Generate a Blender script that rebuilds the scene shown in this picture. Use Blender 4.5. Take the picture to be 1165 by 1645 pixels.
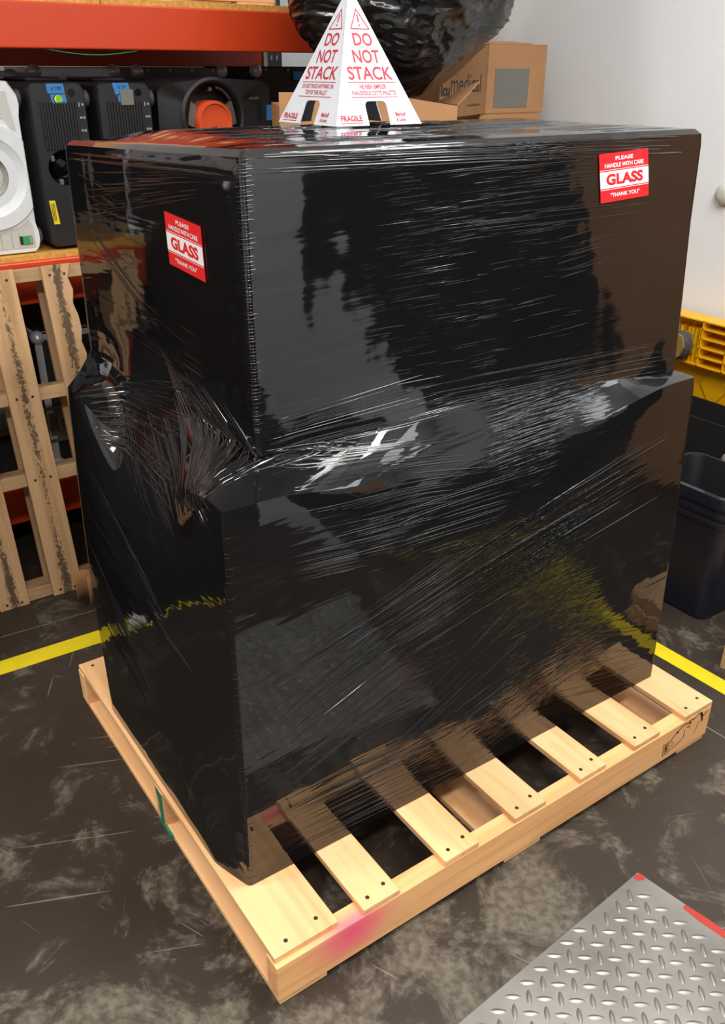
import bpy, bmesh, math, random
from math import pi, sin, cos, radians
from mathutils import Vector, Matrix, noise
from mathutils.bvhtree import BVHTree

for _o in list(bpy.data.objects):
    bpy.data.objects.remove(_o, do_unlink=True)
SC = bpy.context.scene
COL = SC.collection
RNG = random.Random(7)

# ------------------------------------------------------------------ camera
cam_d = bpy.data.cameras.new('camera')
cam = bpy.data.objects.new('camera', cam_d)
COL.objects.link(cam)
cam.location = (-0.43915, -0.87261, 1.47913)
cam.rotation_euler = (1.098247, -0.0047245, -0.6109196)
cam_d.sensor_fit = 'VERTICAL'
cam_d.sensor_height = 36.0
cam_d.lens = 1393.16 / 1645 * 36.0
cam_d.clip_start = 0.02
SC.camera = cam

# ------------------------------------------------------------------ world, exposure
world = bpy.data.worlds.new('world')
SC.world = world
world.use_nodes = True
world.node_tree.nodes['Background'].inputs[0].default_value = (0.62, 0.66, 0.72, 1)
world.node_tree.nodes['Background'].inputs[1].default_value = 0.25
SC.view_settings.view_transform = 'Standard'
SC.view_settings.look = 'None'
SC.view_settings.gamma = 1.0
SC.view_settings.use_curve_mapping = False
SC.view_settings.exposure = 0.0


# ------------------------------------------------------------------ lights (ceiling lamps): x, y, z, size x, size y, watts, colour
LAMPS = [
    (-1.75, 0.95, 3.05, 1.2, 0.30, 50, (1.0, 0.96, 0.91), 'over the aisle left of the load'),
    (-0.60, -1.25, 2.95, 1.2, 0.30, 74, (1.0, 0.96, 0.90), 'behind the viewer on the left'),
    (1.05, -0.25, 2.50, 1.2, 0.30, 42, (1.0, 0.98, 0.96), 'above the near edge of the wrapped load, added to light the partition'),  # added lamp, hung low to light the partition
    (1.55, 1.15, 3.05, 1.2, 0.30, 13, (0.93, 0.96, 1.0), 'above the cartons by the pale wall'),
    (2.70, -2.10, 3.05, 1.2, 1.2, 19, (0.97, 0.98, 1.0), 'over the open floor past the partition, added for film highlights'),  # this and the next three: lamps added for highlights on the film wrinkles
    (4.30, -0.90, 3.05, 1.2, 1.2, 19, (0.97, 0.98, 1.0), 'far out over the open floor on the right, added for film highlights'),
    (4.30, -3.20, 3.05, 1.2, 1.2, 19, (0.97, 0.98, 1.0), 'in the far corner of the open floor, added for film highlights'),
    (1.00, -3.20, 3.05, 1.2, 1.2, 19, (0.97, 0.98, 1.0), 'behind the white partition, added for film highlights'),
]


# ------------------------------------------------------------------ helpers
def lin(r, g, b):
    def f(c):
        c /= 255.0
        return c / 12.92 if c <= 0.04045 else ((c + 0.055) / 1.055) ** 2.4
    return (f(r), f(g), f(b), 1.0)


def link(o, parent=None):
    COL.objects.link(o)
    if parent is not None:
        o.parent = parent
    return o


def empty(name, loc=(0, 0, 0), rot=(0, 0, 0), label=None, cat=None, group=None):
    o = bpy.data.objects.new(name, None)
    o.empty_display_size = 0.05
    COL.objects.link(o)
    o.location = loc
    o.rotation_euler = rot
    tag(o, label, cat, group)
    return o


def tag(o, label=None, cat=None, group=None, kind=None):
    if label:
        o['label'] = label
    if cat:
        o['category'] = cat
    if group:
        o['group'] = group
    if kind:
        o['kind'] = kind
    return o


def mesh_obj(name, me, mat, parent=None, loc=(0, 0, 0), rot=(0, 0, 0), smooth=None):
    o = bpy.data.objects.new(name, me)
    if mat is not None and len(me.materials) == 0:
        me.materials.append(mat)
    link(o, parent)
    o.location = loc
    o.rotation_euler = rot
    if smooth is not None:
        shade(me, smooth)
    return o


def shade(me, angle=40):
    for p in me.polygons:
        p.use_smooth = True
    if angle < 180:
        me.set_sharp_from_angle(angle=radians(angle))


class MB:
    """collects shapes into one mesh"""

    def __init__(self):
        self.v = []
        self.f = []
        self.m = []
        self.mi = 0

    def add(self, vs, fs):
        b = len(self.v)
        self.v += [tuple(p) for p in vs]
        for q in fs:
            self.f.append(tuple(b + i for i in q))
            self.m.append(self.mi)

    def box(self, x0, x1, y0, y1, z0, z1, bev=0.0):
        if bev <= 0:
            vs = [(x, y, z) for x in (x0, x1) for y in (y0, y1) for z in (z0, z1)]
            self.add(vs, [(0, 1, 3, 2), (4, 6, 7, 5), (0, 4, 5, 1), (2, 3, 7, 6), (0, 2, 6, 4), (1, 5, 7, 3)])
            return
        bm = bmesh.new()
        bmesh.ops.create_cube(bm, size=1)
        for v in bm.verts:
            v.co = Vector(((x0 + x1) / 2 + v.co.x * (x1 - x0), (y0 + y1) / 2 + v.co.y * (y1 - y0), (z0 + z1) / 2 + v.co.z * (z1 - z0)))
        bmesh.ops.bevel(bm, geom=bm.edges[:], offset=bev, segments=2, profile=0.5, affect='EDGES')
        bm.verts.index_update()
        self.add([v.co[:] for v in bm.verts], [[v.index for v in f.verts] for f in bm.faces])
        bm.free()

    def prism(self, pts, a0, a1, axis='y'):
        """pts: outline (u,v); extruded along axis. y: (u,a,v)  z: (u,v,a)  x: (a,u,v)"""
        def P(u, v, a):
            return (u, a, v) if axis == 'y' else (u, v, a) if axis == 'z' else (a, u, v)
        n = len(pts)
        vs = [P(u, v, a0) for u, v in pts] + [P(u, v, a1) for u, v in pts]
        fs = [tuple(range(n))[::-1], tuple(range(n, 2 * n))]
        fs += [(i, (i + 1) % n, n + (i + 1) % n, n + i) for i in range(n)]
        self.add(vs, fs)

    def ring_plate(self, outer, inner, y):
        n = len(outer)
        vs = [(u, y, v) for u, v in outer] + [(u, y, v) for u, v in inner]
        self.add(vs, [(i, (i + 1) % n, n + (i + 1) % n, n + i) for i in range(n)])

    def lathe(self, prof, n=32, c=(0, 0, 0), axis='y', cap0=False, cap1=False):
        """prof: list of (r, a) along axis"""
        b = []
        for r, a in prof:
            for k in range(n):
                t = 2 * pi * k / n
                if axis == 'y':
                    b.append((c[0] + r * cos(t), c[1] + a, c[2] + r * sin(t)))
                elif axis == 'x':
                    b.append((c[0] + a, c[1] + r * cos(t), c[2] + r * sin(t)))
                else:
                    b.append((c[0] + r * cos(t), c[1] + r * sin(t), c[2] + a))
        fs = []
        for j in range(len(prof) - 1):
            for k in range(n):
                fs.append((j * n + k, j * n + (k + 1) % n, (j + 1) * n + (k + 1) % n, (j + 1) * n + k))
        if cap0:
            fs.append(tuple(range(n)))
        if cap1:
            fs.append(tuple((len(prof) - 1) * n + k for k in range(n)))
        self.add(b, fs)

    def tube(self, pts, r, n=8, closed=False):
        pts = [Vector(p) for p in pts]
        rings = []
        m = len(pts)
        for i, p in enumerate(pts):
            if closed:
                t = pts[(i + 1) % m] - pts[i - 1]
            else:
                t = pts[min(i + 1, m - 1)] - pts[max(i - 1, 0)]
            t.normalize()
            a = t.cross(Vector((0, 0, 1)))
            if a.length < 1e-3:
                a = t.cross(Vector((1, 0, 0)))
            a.normalize()
            b = t.cross(a)
            rings.append([p + a * (r * cos(2 * pi * k / n)) + b * (r * sin(2 * pi * k / n)) for k in range(n)])
        vs = [q for rg in rings for q in rg]
        fs = []
        for i in range(m if closed else m - 1):
            for k in range(n):
                j = (i + 1) % m
                fs.append((i * n + k, i * n + (k + 1) % n, j * n + (k + 1) % n, j * n + k))
        if not closed:
            fs += [tuple(range(n)), tuple((m - 1) * n + k for k in range(n))]
        self.add(vs, fs)

    def mesh(self, name, mats):
        me = bpy.data.meshes.new(name)
        me.from_pydata(self.v, [], self.f)
        if not isinstance(mats, (list, tuple)):
            mats = [mats]
        for m in mats:
            me.materials.append(m)
        if len(mats) > 1:
            me.polygons.foreach_set('material_index', self.m)
        bm = bmesh.new()
        bm.from_mesh(me)
        bmesh.ops.recalc_face_normals(bm, faces=bm.faces[:])
        bm.to_mesh(me)
        bm.free()
        return me

    def obj(self, name, mats, parent=None, loc=(0, 0, 0), rot=(0, 0, 0), smooth=None):
        me = self.mesh(name, mats)
        return mesh_obj(name, me, None, parent, loc, rot, smooth)


def rrect(x0, x1, z0, z1, r, n=6):
    """rounded rectangle outline (ccw)"""
    pts = []
    for cx, cz, a0 in ((x1 - r, z1 - r, 0), (x0 + r, z1 - r, 90), (x0 + r, z0 + r, 180), (x1 - r, z0 + r, 270)):
        for k in range(n + 1):
            a = radians(a0 + 90 * k / n)
            pts.append((cx + r * cos(a), cz + r * sin(a)))
    return pts


def radial(outline, c, n=96):
    """resample a star-shaped outline by angle around c"""
    out = []
    m = len(outline)
    for k in range(n):
        t = 2 * pi * k / n
        d = (cos(t), sin(t))
        best = None
        for i in range(m):
            ax, ay = outline[i][0] - c[0], outline[i][1] - c[1]
            bx, by = outline[(i + 1) % m][0] - c[0], outline[(i + 1) % m][1] - c[1]
            ex, ey = bx - ax, by - ay
            den = d[0] * ey - d[1] * ex
            if abs(den) < 1e-12:
                continue
            s = (ax * ey - ay * ex) / den
            u = (ax * d[1] - ay * d[0]) / den
            if s > 0 and -1e-6 <= u <= 1 + 1e-6 and (best is None or s > best):
                best = s
        out.append((c[0] + d[0] * best, c[1] + d[1] * best))
    return out


def circ(c, r, n=96):
    return [(c[0] + r * cos(2 * pi * k / n), c[1] + r * sin(2 * pi * k / n)) for k in range(n)]


# ------------------------------------------------------------------ materials
def new_mat(name):
    m = bpy.data.materials.new(name)
    m.use_nodes = True
    nt = m.node_tree
    return m, nt, nt.nodes['Principled BSDF']


def N(nt, typ, **kw):
    n = nt.nodes.new(typ)
    for k, v in kw.items():
        if k in ('operation', 'blend_type', 'data_type', 'noise_dimensions', 'feature', 'wave_type', 'distance', 'clamp_factor', 'bands_direction', 'rotation_type'):
            setattr(n, k, v)
        else:
            n.inputs[k].default_value = v
    return n


def ramp(nt, stops):
    r = nt.nodes.new('ShaderNodeValToRGB')
    e = r.color_ramp.elements
    while len(e) > 1:
        e.remove(e[-1])
    e[0].position, e[0].color = stops[0]
    for p, c in stops[1:]:
        q = e.new(p)
        q.color = c
    return r


def plain(name, col, rough=0.5, metal=0.0, var=0.08, scale=40.0, bump=0.0, spec=0.5, coat=0.0):
    """simple procedural surface: slight mottling of colour and relief"""
    m, nt, b = new_mat(name)
    tc = N(nt, 'ShaderNodeTexCoord')
    no = N(nt, 'ShaderNodeTexNoise', Scale=scale, Detail=4.0)
    nt.links.new(tc.outputs['Object'], no.inputs['Vector'])
    c0 = tuple(max(0, x * (1 - var)) for x in col[:3]) + (1,)
    c1 = tuple(min(1, x * (1 + var)) for x in col[:3]) + (1,)
    r = ramp(nt, [(0.3, c0), (0.7, c1)])
    nt.links.new(no.outputs['Fac'], r.inputs['Fac'])
    nt.links.new(r.outputs['Color'], b.inputs['Base Color'])
    b.inputs['Roughness'].default_value = rough
    b.inputs['Metallic'].default_value = metal
    b.inputs['Specular IOR Level'].default_value = spec
    if coat:
        b.inputs['Coat Weight'].default_value = coat
    if bump:
        bp = N(nt, 'ShaderNodeBump', Strength=bump, Distance=0.002)
        nt.links.new(no.outputs['Fac'], bp.inputs['Height'])
        nt.links.new(bp.outputs['Normal'], b.inputs['Normal'])
    return m


def wood_mat(name, base, dark, knots=0.0, var=0.12, stain=0.0):
    m, nt, b = new_mat(name)
    L = nt.links.new
    tc = N(nt, 'ShaderNodeTexCoord')
    oi = N(nt, 'ShaderNodeObjectInfo')
    add = N(nt, 'ShaderNodeVectorMath', operation='MULTIPLY_ADD')
    cx = N(nt, 'ShaderNodeCombineXYZ')
    L(oi.outputs['Random'], cx.inputs[0])
    L(oi.outputs['Random'], cx.inputs[1])
    L(cx.outputs[0], add.inputs[0])
    add.inputs[1].default_value = (7.0, 3.0, 0)
    L(tc.outputs['Object'], add.inputs[2])
    mp = N(nt, 'ShaderNodeMapping')
    mp.inputs['Scale'].default_value = (1.6, 22, 22)
    L(add.outputs[0], mp.inputs['Vector'])
    n1 = N(nt, 'ShaderNodeTexNoise', Scale=1.6, Detail=5.0, Distortion=0.6)
    L(mp.outputs[0], n1.inputs['Vector'])
    n2 = N(nt, 'ShaderNodeTexNoise', Scale=3.0, Detail=3.0)
    L(add.outputs[0], n2.inputs['Vector'])
    r = ramp(nt, [(0.30, dark), (0.52, base), (0.75, tuple(min(1, c * 1.08) for c in base[:3]) + (1,))])
    L(n1.outputs['Fac'], r.inputs['Fac'])
    hv = N(nt, 'ShaderNodeHueSaturation')
    mr = N(nt, 'ShaderNodeMapRange')
    mr.inputs['To Min'].default_value = 1 - var
    mr.inputs['To Max'].default_value = 1 + var
    mix = N(nt, 'ShaderNodeMath', operation='ADD')
    L(oi.outputs['Random'], mix.inputs[0])
    sub = N(nt, 'ShaderNodeMath', operation='MULTIPLY_ADD')
    L(n2.outputs['Fac'], sub.inputs[0])
    sub.inputs[1].default_value = 1.4
    sub.inputs[2].default_value = -0.7
    L(sub.outputs[0], mix.inputs[1])
    L(mix.outputs[0], mr.inputs['Value'])
    L(mr.outputs[0], hv.inputs['Value'])
    L(r.outputs['Color'], hv.inputs['Color'])
    out = hv.outputs['Color']
    if stain > 0:      # old blue-black weather stain running along the middle of the board
        sp = N(nt, 'ShaderNodeSeparateXYZ')
        L(tc.outputs['Object'], sp.inputs[0])
        ab = N(nt, 'ShaderNodeMath', operation='ABSOLUTE')
        L(sp.outputs[1], ab.inputs[0])
        ms = N(nt, 'ShaderNodeMapRange')
        ms.inputs['From Min'].default_value = 0.0
        ms.inputs['From Max'].default_value = 0.034
        ms.inputs['To Min'].default_value = 1.0
        ms.inputs['To Max'].default_value = 0.0
        L(ab.outputs[0], ms.inputs['Value'])
        mp2 = N(nt, 'ShaderNodeMapping')
        mp2.inputs['Scale'].default_value = (55, 90, 60)
        L(add.outputs[0], mp2.inputs['Vector'])
        n3 = N(nt, 'ShaderNodeTexNoise', Scale=1.0, Detail=3.0, Distortion=1.5)
        L(mp2.outputs[0], n3.inputs['Vector'])
        n4 = N(nt, 'ShaderNodeTexNoise', Scale=2.2, Detail=2.0)
        L(add.outputs[0], n4.inputs['Vector'])
        m1 = N(nt, 'ShaderNodeMath', operation='MULTIPLY')
        L(n3.outputs['Fac'], m1.inputs[0])
        L(ms.outputs[0], m1.inputs[1])
        m2 = N(nt, 'ShaderNodeMath', operation='MULTIPLY')
        L(m1.outputs[0], m2.inputs[0])
        L(n4.outputs['Fac'], m2.inputs[1])
        rr = ramp(nt, [(0.17, (0, 0, 0, 1)), (0.24, (stain, stain, stain, 1))])
        L(m2.outputs[0], rr.inputs['Fac'])
        mx = N(nt, 'ShaderNodeMix', data_type='RGBA')
        L(rr.outputs['Color'], mx.inputs['Factor'])
        L(out, mx.inputs['A'])
        mx.inputs['B'].default_value = lin(60, 52, 44)
        out = mx.outputs['Result']
    L(out, b.inputs['Base Color'])
    b.inputs['Roughness'].default_value = 0.72
    b.inputs['Specular IOR Level'].default_value = 0.25
    bp = N(nt, 'ShaderNodeBump', Strength=0.35, Distance=0.0012)
    L(n1.outputs['Fac'], bp.inputs['Height'])
    L(bp.outputs['Normal'], b.inputs['Normal'])
    return m


M = {}
M['pine'] = wood_mat('pine', lin(240, 190, 138), lin(224, 170, 116))
M['pine_end'] = wood_mat('pine_end', lin(200, 170, 130), lin(160, 130, 95))
M['pine_old'] = wood_mat('pine_old', lin(196, 158, 118), lin(172, 134, 96), stain=0.85)
M['pine_old_plain'] = wood_mat('pine_old_plain', lin(188, 154, 116), lin(158, 124, 90))
M['osb'] = plain('osb', lin(206, 152, 70), 0.7, var=0.25, scale=120, bump=0.4)
M['orange_steel'] = plain('orange_steel', lin(205, 66, 28), 0.34, var=0.04, scale=9)
M['black_plastic'] = plain('black_plastic', lin(27, 27, 29), 0.5, var=0.2, scale=200, bump=0.15)
M['black_matte'] = plain('black_matte', lin(14, 14, 15), 0.75, var=0.2, scale=60)
M['grey_rubber'] = plain('grey_rubber', lin(64, 62, 64), 0.7)
M['black_gloss'] = plain('black_gloss', lin(12, 12, 13), 0.15)
M['white_plastic'] = plain('white_plastic', lin(214, 218, 220), 0.45, var=0.03)
M['pale_plastic'] = plain('pale_plastic', lin(190, 191, 184), 0.5, var=0.04)
M['grey_plastic'] = plain('grey_plastic', lin(150, 150, 146), 0.5, var=0.05)
M['blue_tape'] = plain('blue_tape', lin(54, 122, 184), 0.6, var=0.06)
M['ink'] = plain('ink', lin(20, 22, 40), 0.6)
M['green_dot'] = plain('green_dot', lin(120, 196, 40), 0.5)
M['orange_dot'] = plain('orange_dot', lin(235, 120, 50), 0.5)
M['yellow_dot'] = plain('yellow_dot', lin(235, 215, 70), 0.5)
M['green_label'] = plain('green_label', lin(40, 160, 80), 0.5)
M['redaction_grey'] = plain('redaction_grey', lin(116, 114, 106), 0.7, var=0.01)
M['yellow_label'] = plain('yellow_label', lin(230, 205, 30), 0.5)
M['orange_cap'] = plain('orange_cap', lin(220, 84, 44), 0.4, var=0.05, scale=12)
M['steel'] = plain('steel', lin(178, 178, 178), 0.3, metal=1.0, var=0.1)
M['aluminium'] = plain('aluminium', lin(206, 206, 214), 0.35, metal=0.35, var=0.06)
M['dull_metal'] = plain('dull_metal', lin(120, 116, 108), 0.45, metal=0.6, var=0.15)
M['case_black'] = plain('case_black', lin(24, 22, 26), 0.6, var=0.2, scale=250, bump=0.3)
M['case_grey'] = plain('case_grey', lin(92, 84, 88), 0.45, var=0.06)
M['card'] = plain('card', lin(176, 132, 92), 0.8, var=0.05, scale=25, spec=0.2)
M['card_in'] = plain('card_in', lin(150, 112, 78), 0.85, var=0.05, scale=25, spec=0.2)
M['card_ink'] = plain('card_ink', lin(46, 34, 26), 0.8)
M['white_card'] = plain('white_card', lin(200, 204, 212), 0.6, var=0.015, scale=30)
M['red_ink'] = plain('red_ink', lin(176, 26, 50), 0.6, var=0.03)
M['sticker_red'] = plain('sticker_red', lin(226, 34, 40), 0.4, var=0.03)
M['sticker_white'] = plain('sticker_white', lin(238, 238, 240), 0.4, var=0.02)
M['yellow_plastic'] = plain('yellow_plastic', lin(238, 176, 10), 0.42, var=0.07, scale=14)
M['navy_plastic'] = plain('navy_plastic', lin(20, 22, 36), 0.4, var=0.1, scale=30)
M['bin_inside'] = plain('bin_inside', lin(24, 26, 29), 0.5)
M['rim_grey'] = plain('rim_grey', lin(52, 50, 50), 0.5)
M['yellow_tape'] = plain('yellow_tape', lin(222, 200, 24), 0.5, var=0.06, scale=18)
M['brass'] = plain('brass', lin(166, 144, 74), 0.45, metal=0.4, var=0.12)
M['nail'] = plain('nail', lin(60, 40, 30), 0.6, metal=0.3, var=0.3)
M['pink_paint'] = plain('pink_paint', lin(250, 80, 130), 0.6)
M['green_paint'] = plain('green_paint', lin(40, 130, 100), 0.6, var=0.25, scale=60)
M['burn_ink'] = plain('burn_ink', lin(92, 52, 22), 0.75, var=0.3, scale=90)
M['paint_red'] = plain('paint_red', lin(168, 46, 34), 0.5, var=0.12, scale=60)
M['wall_paint'] = plain('wall_paint', lin(226, 228, 229), 0.75, var=0.015, scale=3, bump=0.05, spec=0.3)
M['added_partition_paint'] = plain('added_partition_paint', lin(236, 239, 244), 0.6, var=0.01, scale=3, spec=0.3)
M['wall_dark'] = plain('wall_dark', lin(70, 66, 62), 0.8, var=0.1, scale=2)
M['ceiling_paint'] = plain('ceiling_paint', lin(205, 204, 200), 0.85, var=0.05, scale=2)
M['lamp_body'] = plain('lamp_body', lin(220, 220, 220), 0.5)
M['green_strap'] = plain('green_strap', lin(30, 120, 70), 0.6)
M['upright_grey'] = plain('upright_grey', lin(58, 60, 64), 0.45, var=0.08)
M['kraft'] = plain('kraft', lin(176, 128, 84), 0.8, var=0.05)
M['added_door_dark'] = plain('added_door_dark', lin(30, 28, 27), 0.7)
M['joint_fill'] = plain('joint_fill', lin(120, 112, 98), 0.9, var=0.2, scale=80)


def film_mat():
    """black stretch film: glossy, fine pulled wrinkles as relief"""
    m, nt, b = new_mat('stretch_film')
    L = nt.links.new
    b.inputs['Base Color'].default_value = (0.0055, 0.0055, 0.006, 1)
    b.inputs['Roughness'].default_value = 0.045
    b.inputs['IOR'].default_value = 1.72
    tc = N(nt, 'ShaderNodeTexCoord')
    sp = N(nt, 'ShaderNodeSeparateXYZ')
    L(tc.outputs['Object'], sp.inputs[0])
    # around-the-load coordinate a = x - y, height z
    a = N(nt, 'ShaderNodeMath', operation='SUBTRACT')
    L(sp.outputs[0], a.inputs[0])
    L(sp.outputs[1], a.inputs[1])
    cb = N(nt, 'ShaderNodeCombineXYZ')
    L(a.outputs[0], cb.inputs[0])
    L(sp.outputs[2], cb.inputs[1])

    def streak(rot, sx, sy, det, seed, dist=0.0):
        mp = N(nt, 'ShaderNodeMapping')
        mp.inputs['Rotation'].default_value = (0, 0, radians(rot))
        mp2 = N(nt, 'ShaderNodeMapping')
        mp2.inputs['Scale'].default_value = (sx, sy, 1)
        mp2.inputs['Location'].default_value = (seed, seed * 0.37, seed)
        L(cb.outputs[0], mp.inputs['Vector'])
        L(mp.outputs[0], mp2.inputs['Vector'])
        n = N(nt, 'ShaderNodeTexNoise', Scale=1.0, Detail=det, Distortion=dist)
        n.inputs['Roughness'].default_value = 0.55
        L(mp2.outputs[0], n.inputs['Vector'])
        return n.outputs['Fac']

    def mask(val, lo, hi):
        r = N(nt, 'ShaderNodeMapRange')
        r.interpolation_type = 'SMOOTHSTEP'
        r.inputs['From Min'].default_value = lo
        r.inputs['From Max'].default_value = hi
        L(val, r.inputs['Value'])
        return r.outputs[0]

    def mul(p, q):
        n = N(nt, 'ShaderNodeMath', operation='MULTIPLY')
        for i, s in enumerate((p, q)):
            if isinstance(s, float):
                n.inputs[i].default_value = s
            else:
                L(s, n.inputs[i])
        return n.outputs[0]

    def addn(p, q):
        n = N(nt, 'ShaderNodeMath', operation='ADD')
        L(p, n.inputs[0])
        L(q, n.inputs[1])
        return n.outputs[0]
    fine = streak(-2, 9, 210, 2.0, 3.1, 0.3)
    broad = streak(-4, 3.0, 26, 2.0, 8.7, 0.4)
    soft = N(nt, 'ShaderNodeTexNoise', Scale=7.0, Detail=2.0)
    L(tc.outputs['Object'], soft.inputs['Vector'])
    patch = N(nt, 'ShaderNodeTexNoise', Scale=5.0, Detail=3.0)
    L(tc.outputs['Object'], patch.inputs['Vector'])
    smooth_area = mask(sp.outputs[0], 0.30, 0.48)         # the film lies flat next to the near corner
    right_area = mask(sp.outputs[0], 1.05, 0.80)
    pm = mask(patch.outputs['Fac'], 0.38, 0.62)
    fm = mul(mul(pm, smooth_area), mul(right_area, 1.0))
    h = mul(mul(fine, fm), 0.0014)
    h = addn(h, mul(broad, 0.0012))
    h = addn(h, mul(soft.outputs['Fac'], 0.0022))
    bp = N(nt, 'ShaderNodeBump', Strength=1.0, Distance=1.0)
    L(h, bp.inputs['Height'])
    L(bp.outputs['Normal'], b.inputs['Normal'])
    return m


M['film'] = film_mat()


def bag_mat():
    m, nt, b = new_mat('bag_film')
    L = nt.links.new
    b.inputs['Base Color'].default_value = (0.008, 0.008, 0.009, 1)
    b.inputs['Roughness'].default_value = 0.2
    tc = N(nt, 'ShaderNodeTexCoord')
    n = N(nt, 'ShaderNodeTexNoise', Scale=9.0, Detail=3.0, Distortion=0.8)
    L(tc.outputs['Object'], n.inputs['Vector'])
    bp = N(nt, 'ShaderNodeBump', Strength=0.12, Distance=0.010)
    L(n.outputs['Fac'], bp.inputs['Height'])
    L(bp.outputs['Normal'], b.inputs['Normal'])
    return m


M['bag'] = bag_mat()


def floor_mat():
    m, nt, b = new_mat('concrete_floor')
    L = nt.links.new
    tc = N(nt, 'ShaderNodeTexCoord')
    n1 = N(nt, 'ShaderNodeTexNoise', Scale=5.5, Detail=8.0, Distortion=0.6)
    n1.inputs['Roughness'].default_value = 0.72
    L(tc.outputs['Object'], n1.inputs['Vector'])
    n2 = N(nt, 'ShaderNodeTexNoise', Scale=1.3, Detail=2.0)
    L(tc.outputs['Object'], n2.inputs['Vector'])
    base = ramp(nt, [(0.30, lin(42, 34, 27)), (0.62, lin(58, 50, 42))])
    L(n2.outputs['Fac'], base.inputs['Fac'])
    # worn, paler scuffed patches with ragged outlines
    pr = ramp(nt, [(0.53, (0, 0, 0, 1)), (0.62, (1, 1, 1, 1))])
    n3 = N(nt, 'ShaderNodeTexNoise', Scale=60.0, Detail=4.0)
    L(tc.outputs['Object'], n3.inputs['Vector'])
    r3 = ramp(nt, [(0.36, (0.22, 0.22, 0.22, 1)), (0.62, (0.66, 0.66, 0.66, 1))])
    L(n3.outputs['Fac'], r3.inputs['Fac'])
    # pale patches grow denser around a spot in front of the pallet
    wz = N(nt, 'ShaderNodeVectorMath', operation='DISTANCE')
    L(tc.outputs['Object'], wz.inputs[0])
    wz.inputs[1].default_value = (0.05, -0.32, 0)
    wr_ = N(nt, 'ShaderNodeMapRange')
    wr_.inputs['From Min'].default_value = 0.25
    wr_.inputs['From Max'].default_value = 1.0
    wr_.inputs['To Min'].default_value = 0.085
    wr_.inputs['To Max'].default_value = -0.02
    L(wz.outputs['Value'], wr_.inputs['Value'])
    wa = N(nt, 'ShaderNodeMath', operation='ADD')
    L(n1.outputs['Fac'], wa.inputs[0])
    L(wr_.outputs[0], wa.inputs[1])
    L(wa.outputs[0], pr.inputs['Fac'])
    mm = N(nt, 'ShaderNodeMath', operation='MULTIPLY')
    L(pr.outputs['Color'], mm.inputs[0])
    L(r3.outputs['Color'], mm.inputs[1])
    mx = N(nt, 'ShaderNodeMix', data_type='RGBA')
    L(mm.outputs[0], mx.inputs['Factor'])
    L(base.outputs['Color'], mx.inputs['A'])
    mx.inputs['B'].default_value = lin(122, 114, 99)
    col = mx.outputs['Result']
    # scratches
    for k, (rot, sx, sy, thr) in enumerate(((24, .55, 34, 0.71), (118, .7, 38, 0.72), (66, 1.6, 60, 0.73))):
        mp = N(nt, 'ShaderNodeMapping')
        mp.inputs['Rotation'].default_value = (0, 0, radians(rot))
        mp2 = N(nt, 'ShaderNodeMapping')
        mp2.inputs['Scale'].default_value = (sx, sy, 1)
        mp2.inputs['Location'].default_value = (k * 3.3, k * 1.7, 0)
        L(tc.outputs['Object'], mp.inputs['Vector'])
        L(mp.outputs[0], mp2.inputs['Vector'])
        ns = N(nt, 'ShaderNodeTexNoise', Scale=3.0, Detail=2.0, Distortion=0.3)
        L(mp2.outputs[0], ns.inputs['Vector'])
        rs = ramp(nt, [(thr, (0, 0, 0, 1)), (thr + 0.02, (0.5, 0.5, 0.5, 1))])
        L(ns.outputs['Fac'], rs.inputs['Fac'])
        m2 = N(nt, 'ShaderNodeMix', data_type='RGBA')
        L(rs.outputs['Color'], m2.inputs['Factor'])
        L(col, m2.inputs['A'])
        m2.inputs['B'].default_value = lin(150, 140, 122)
        col = m2.outputs['Result']
    L(col, b.inputs['Base Color'])
    rr = ramp(nt, [(0.4, (0.42, 0.42, 0.42, 1)), (0.65, (0.62, 0.62, 0.62, 1))])
    L(n1.outputs['Fac'], rr.inputs['Fac'])
    L(rr.outputs['Color'], b.inputs['Roughness'])
    b.inputs['Specular IOR Level'].default_value = 0.35
    bp = N(nt, 'ShaderNodeBump', Strength=0.25, Distance=0.002)
    L(n1.outputs['Fac'], bp.inputs['Height'])
    L(bp.outputs['Normal'], b.inputs['Normal'])
    return m


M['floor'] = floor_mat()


def plate_mat():
    m, nt, b = new_mat('worn_steel_plate')
    L = nt.links.new
    tc = N(nt, 'ShaderNodeTexCoord')
    n = N(nt, 'ShaderNodeTexNoise', Scale=6.0, Detail=5.0)
    L(tc.outputs['Object'], n.inputs['Vector'])
    r = ramp(nt, [(0.3, lin(122, 119, 114)), (0.7, lin(156, 153, 147))])
    L(n.outputs['Fac'], r.inputs['Fac'])
    L(r.outputs['Color'], b.inputs['Base Color'])
    b.inputs['Metallic'].default_value = 0.75
    b.inputs['Roughness'].default_value = 0.42
    bp = N(nt, 'ShaderNodeBump', Strength=0.15, Distance=0.002)
    L(n.outputs['Fac'], bp.inputs['Height'])
    L(bp.outputs['Normal'], b.inputs['Normal'])
    return m


M['plate'] = plate_mat()


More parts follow.
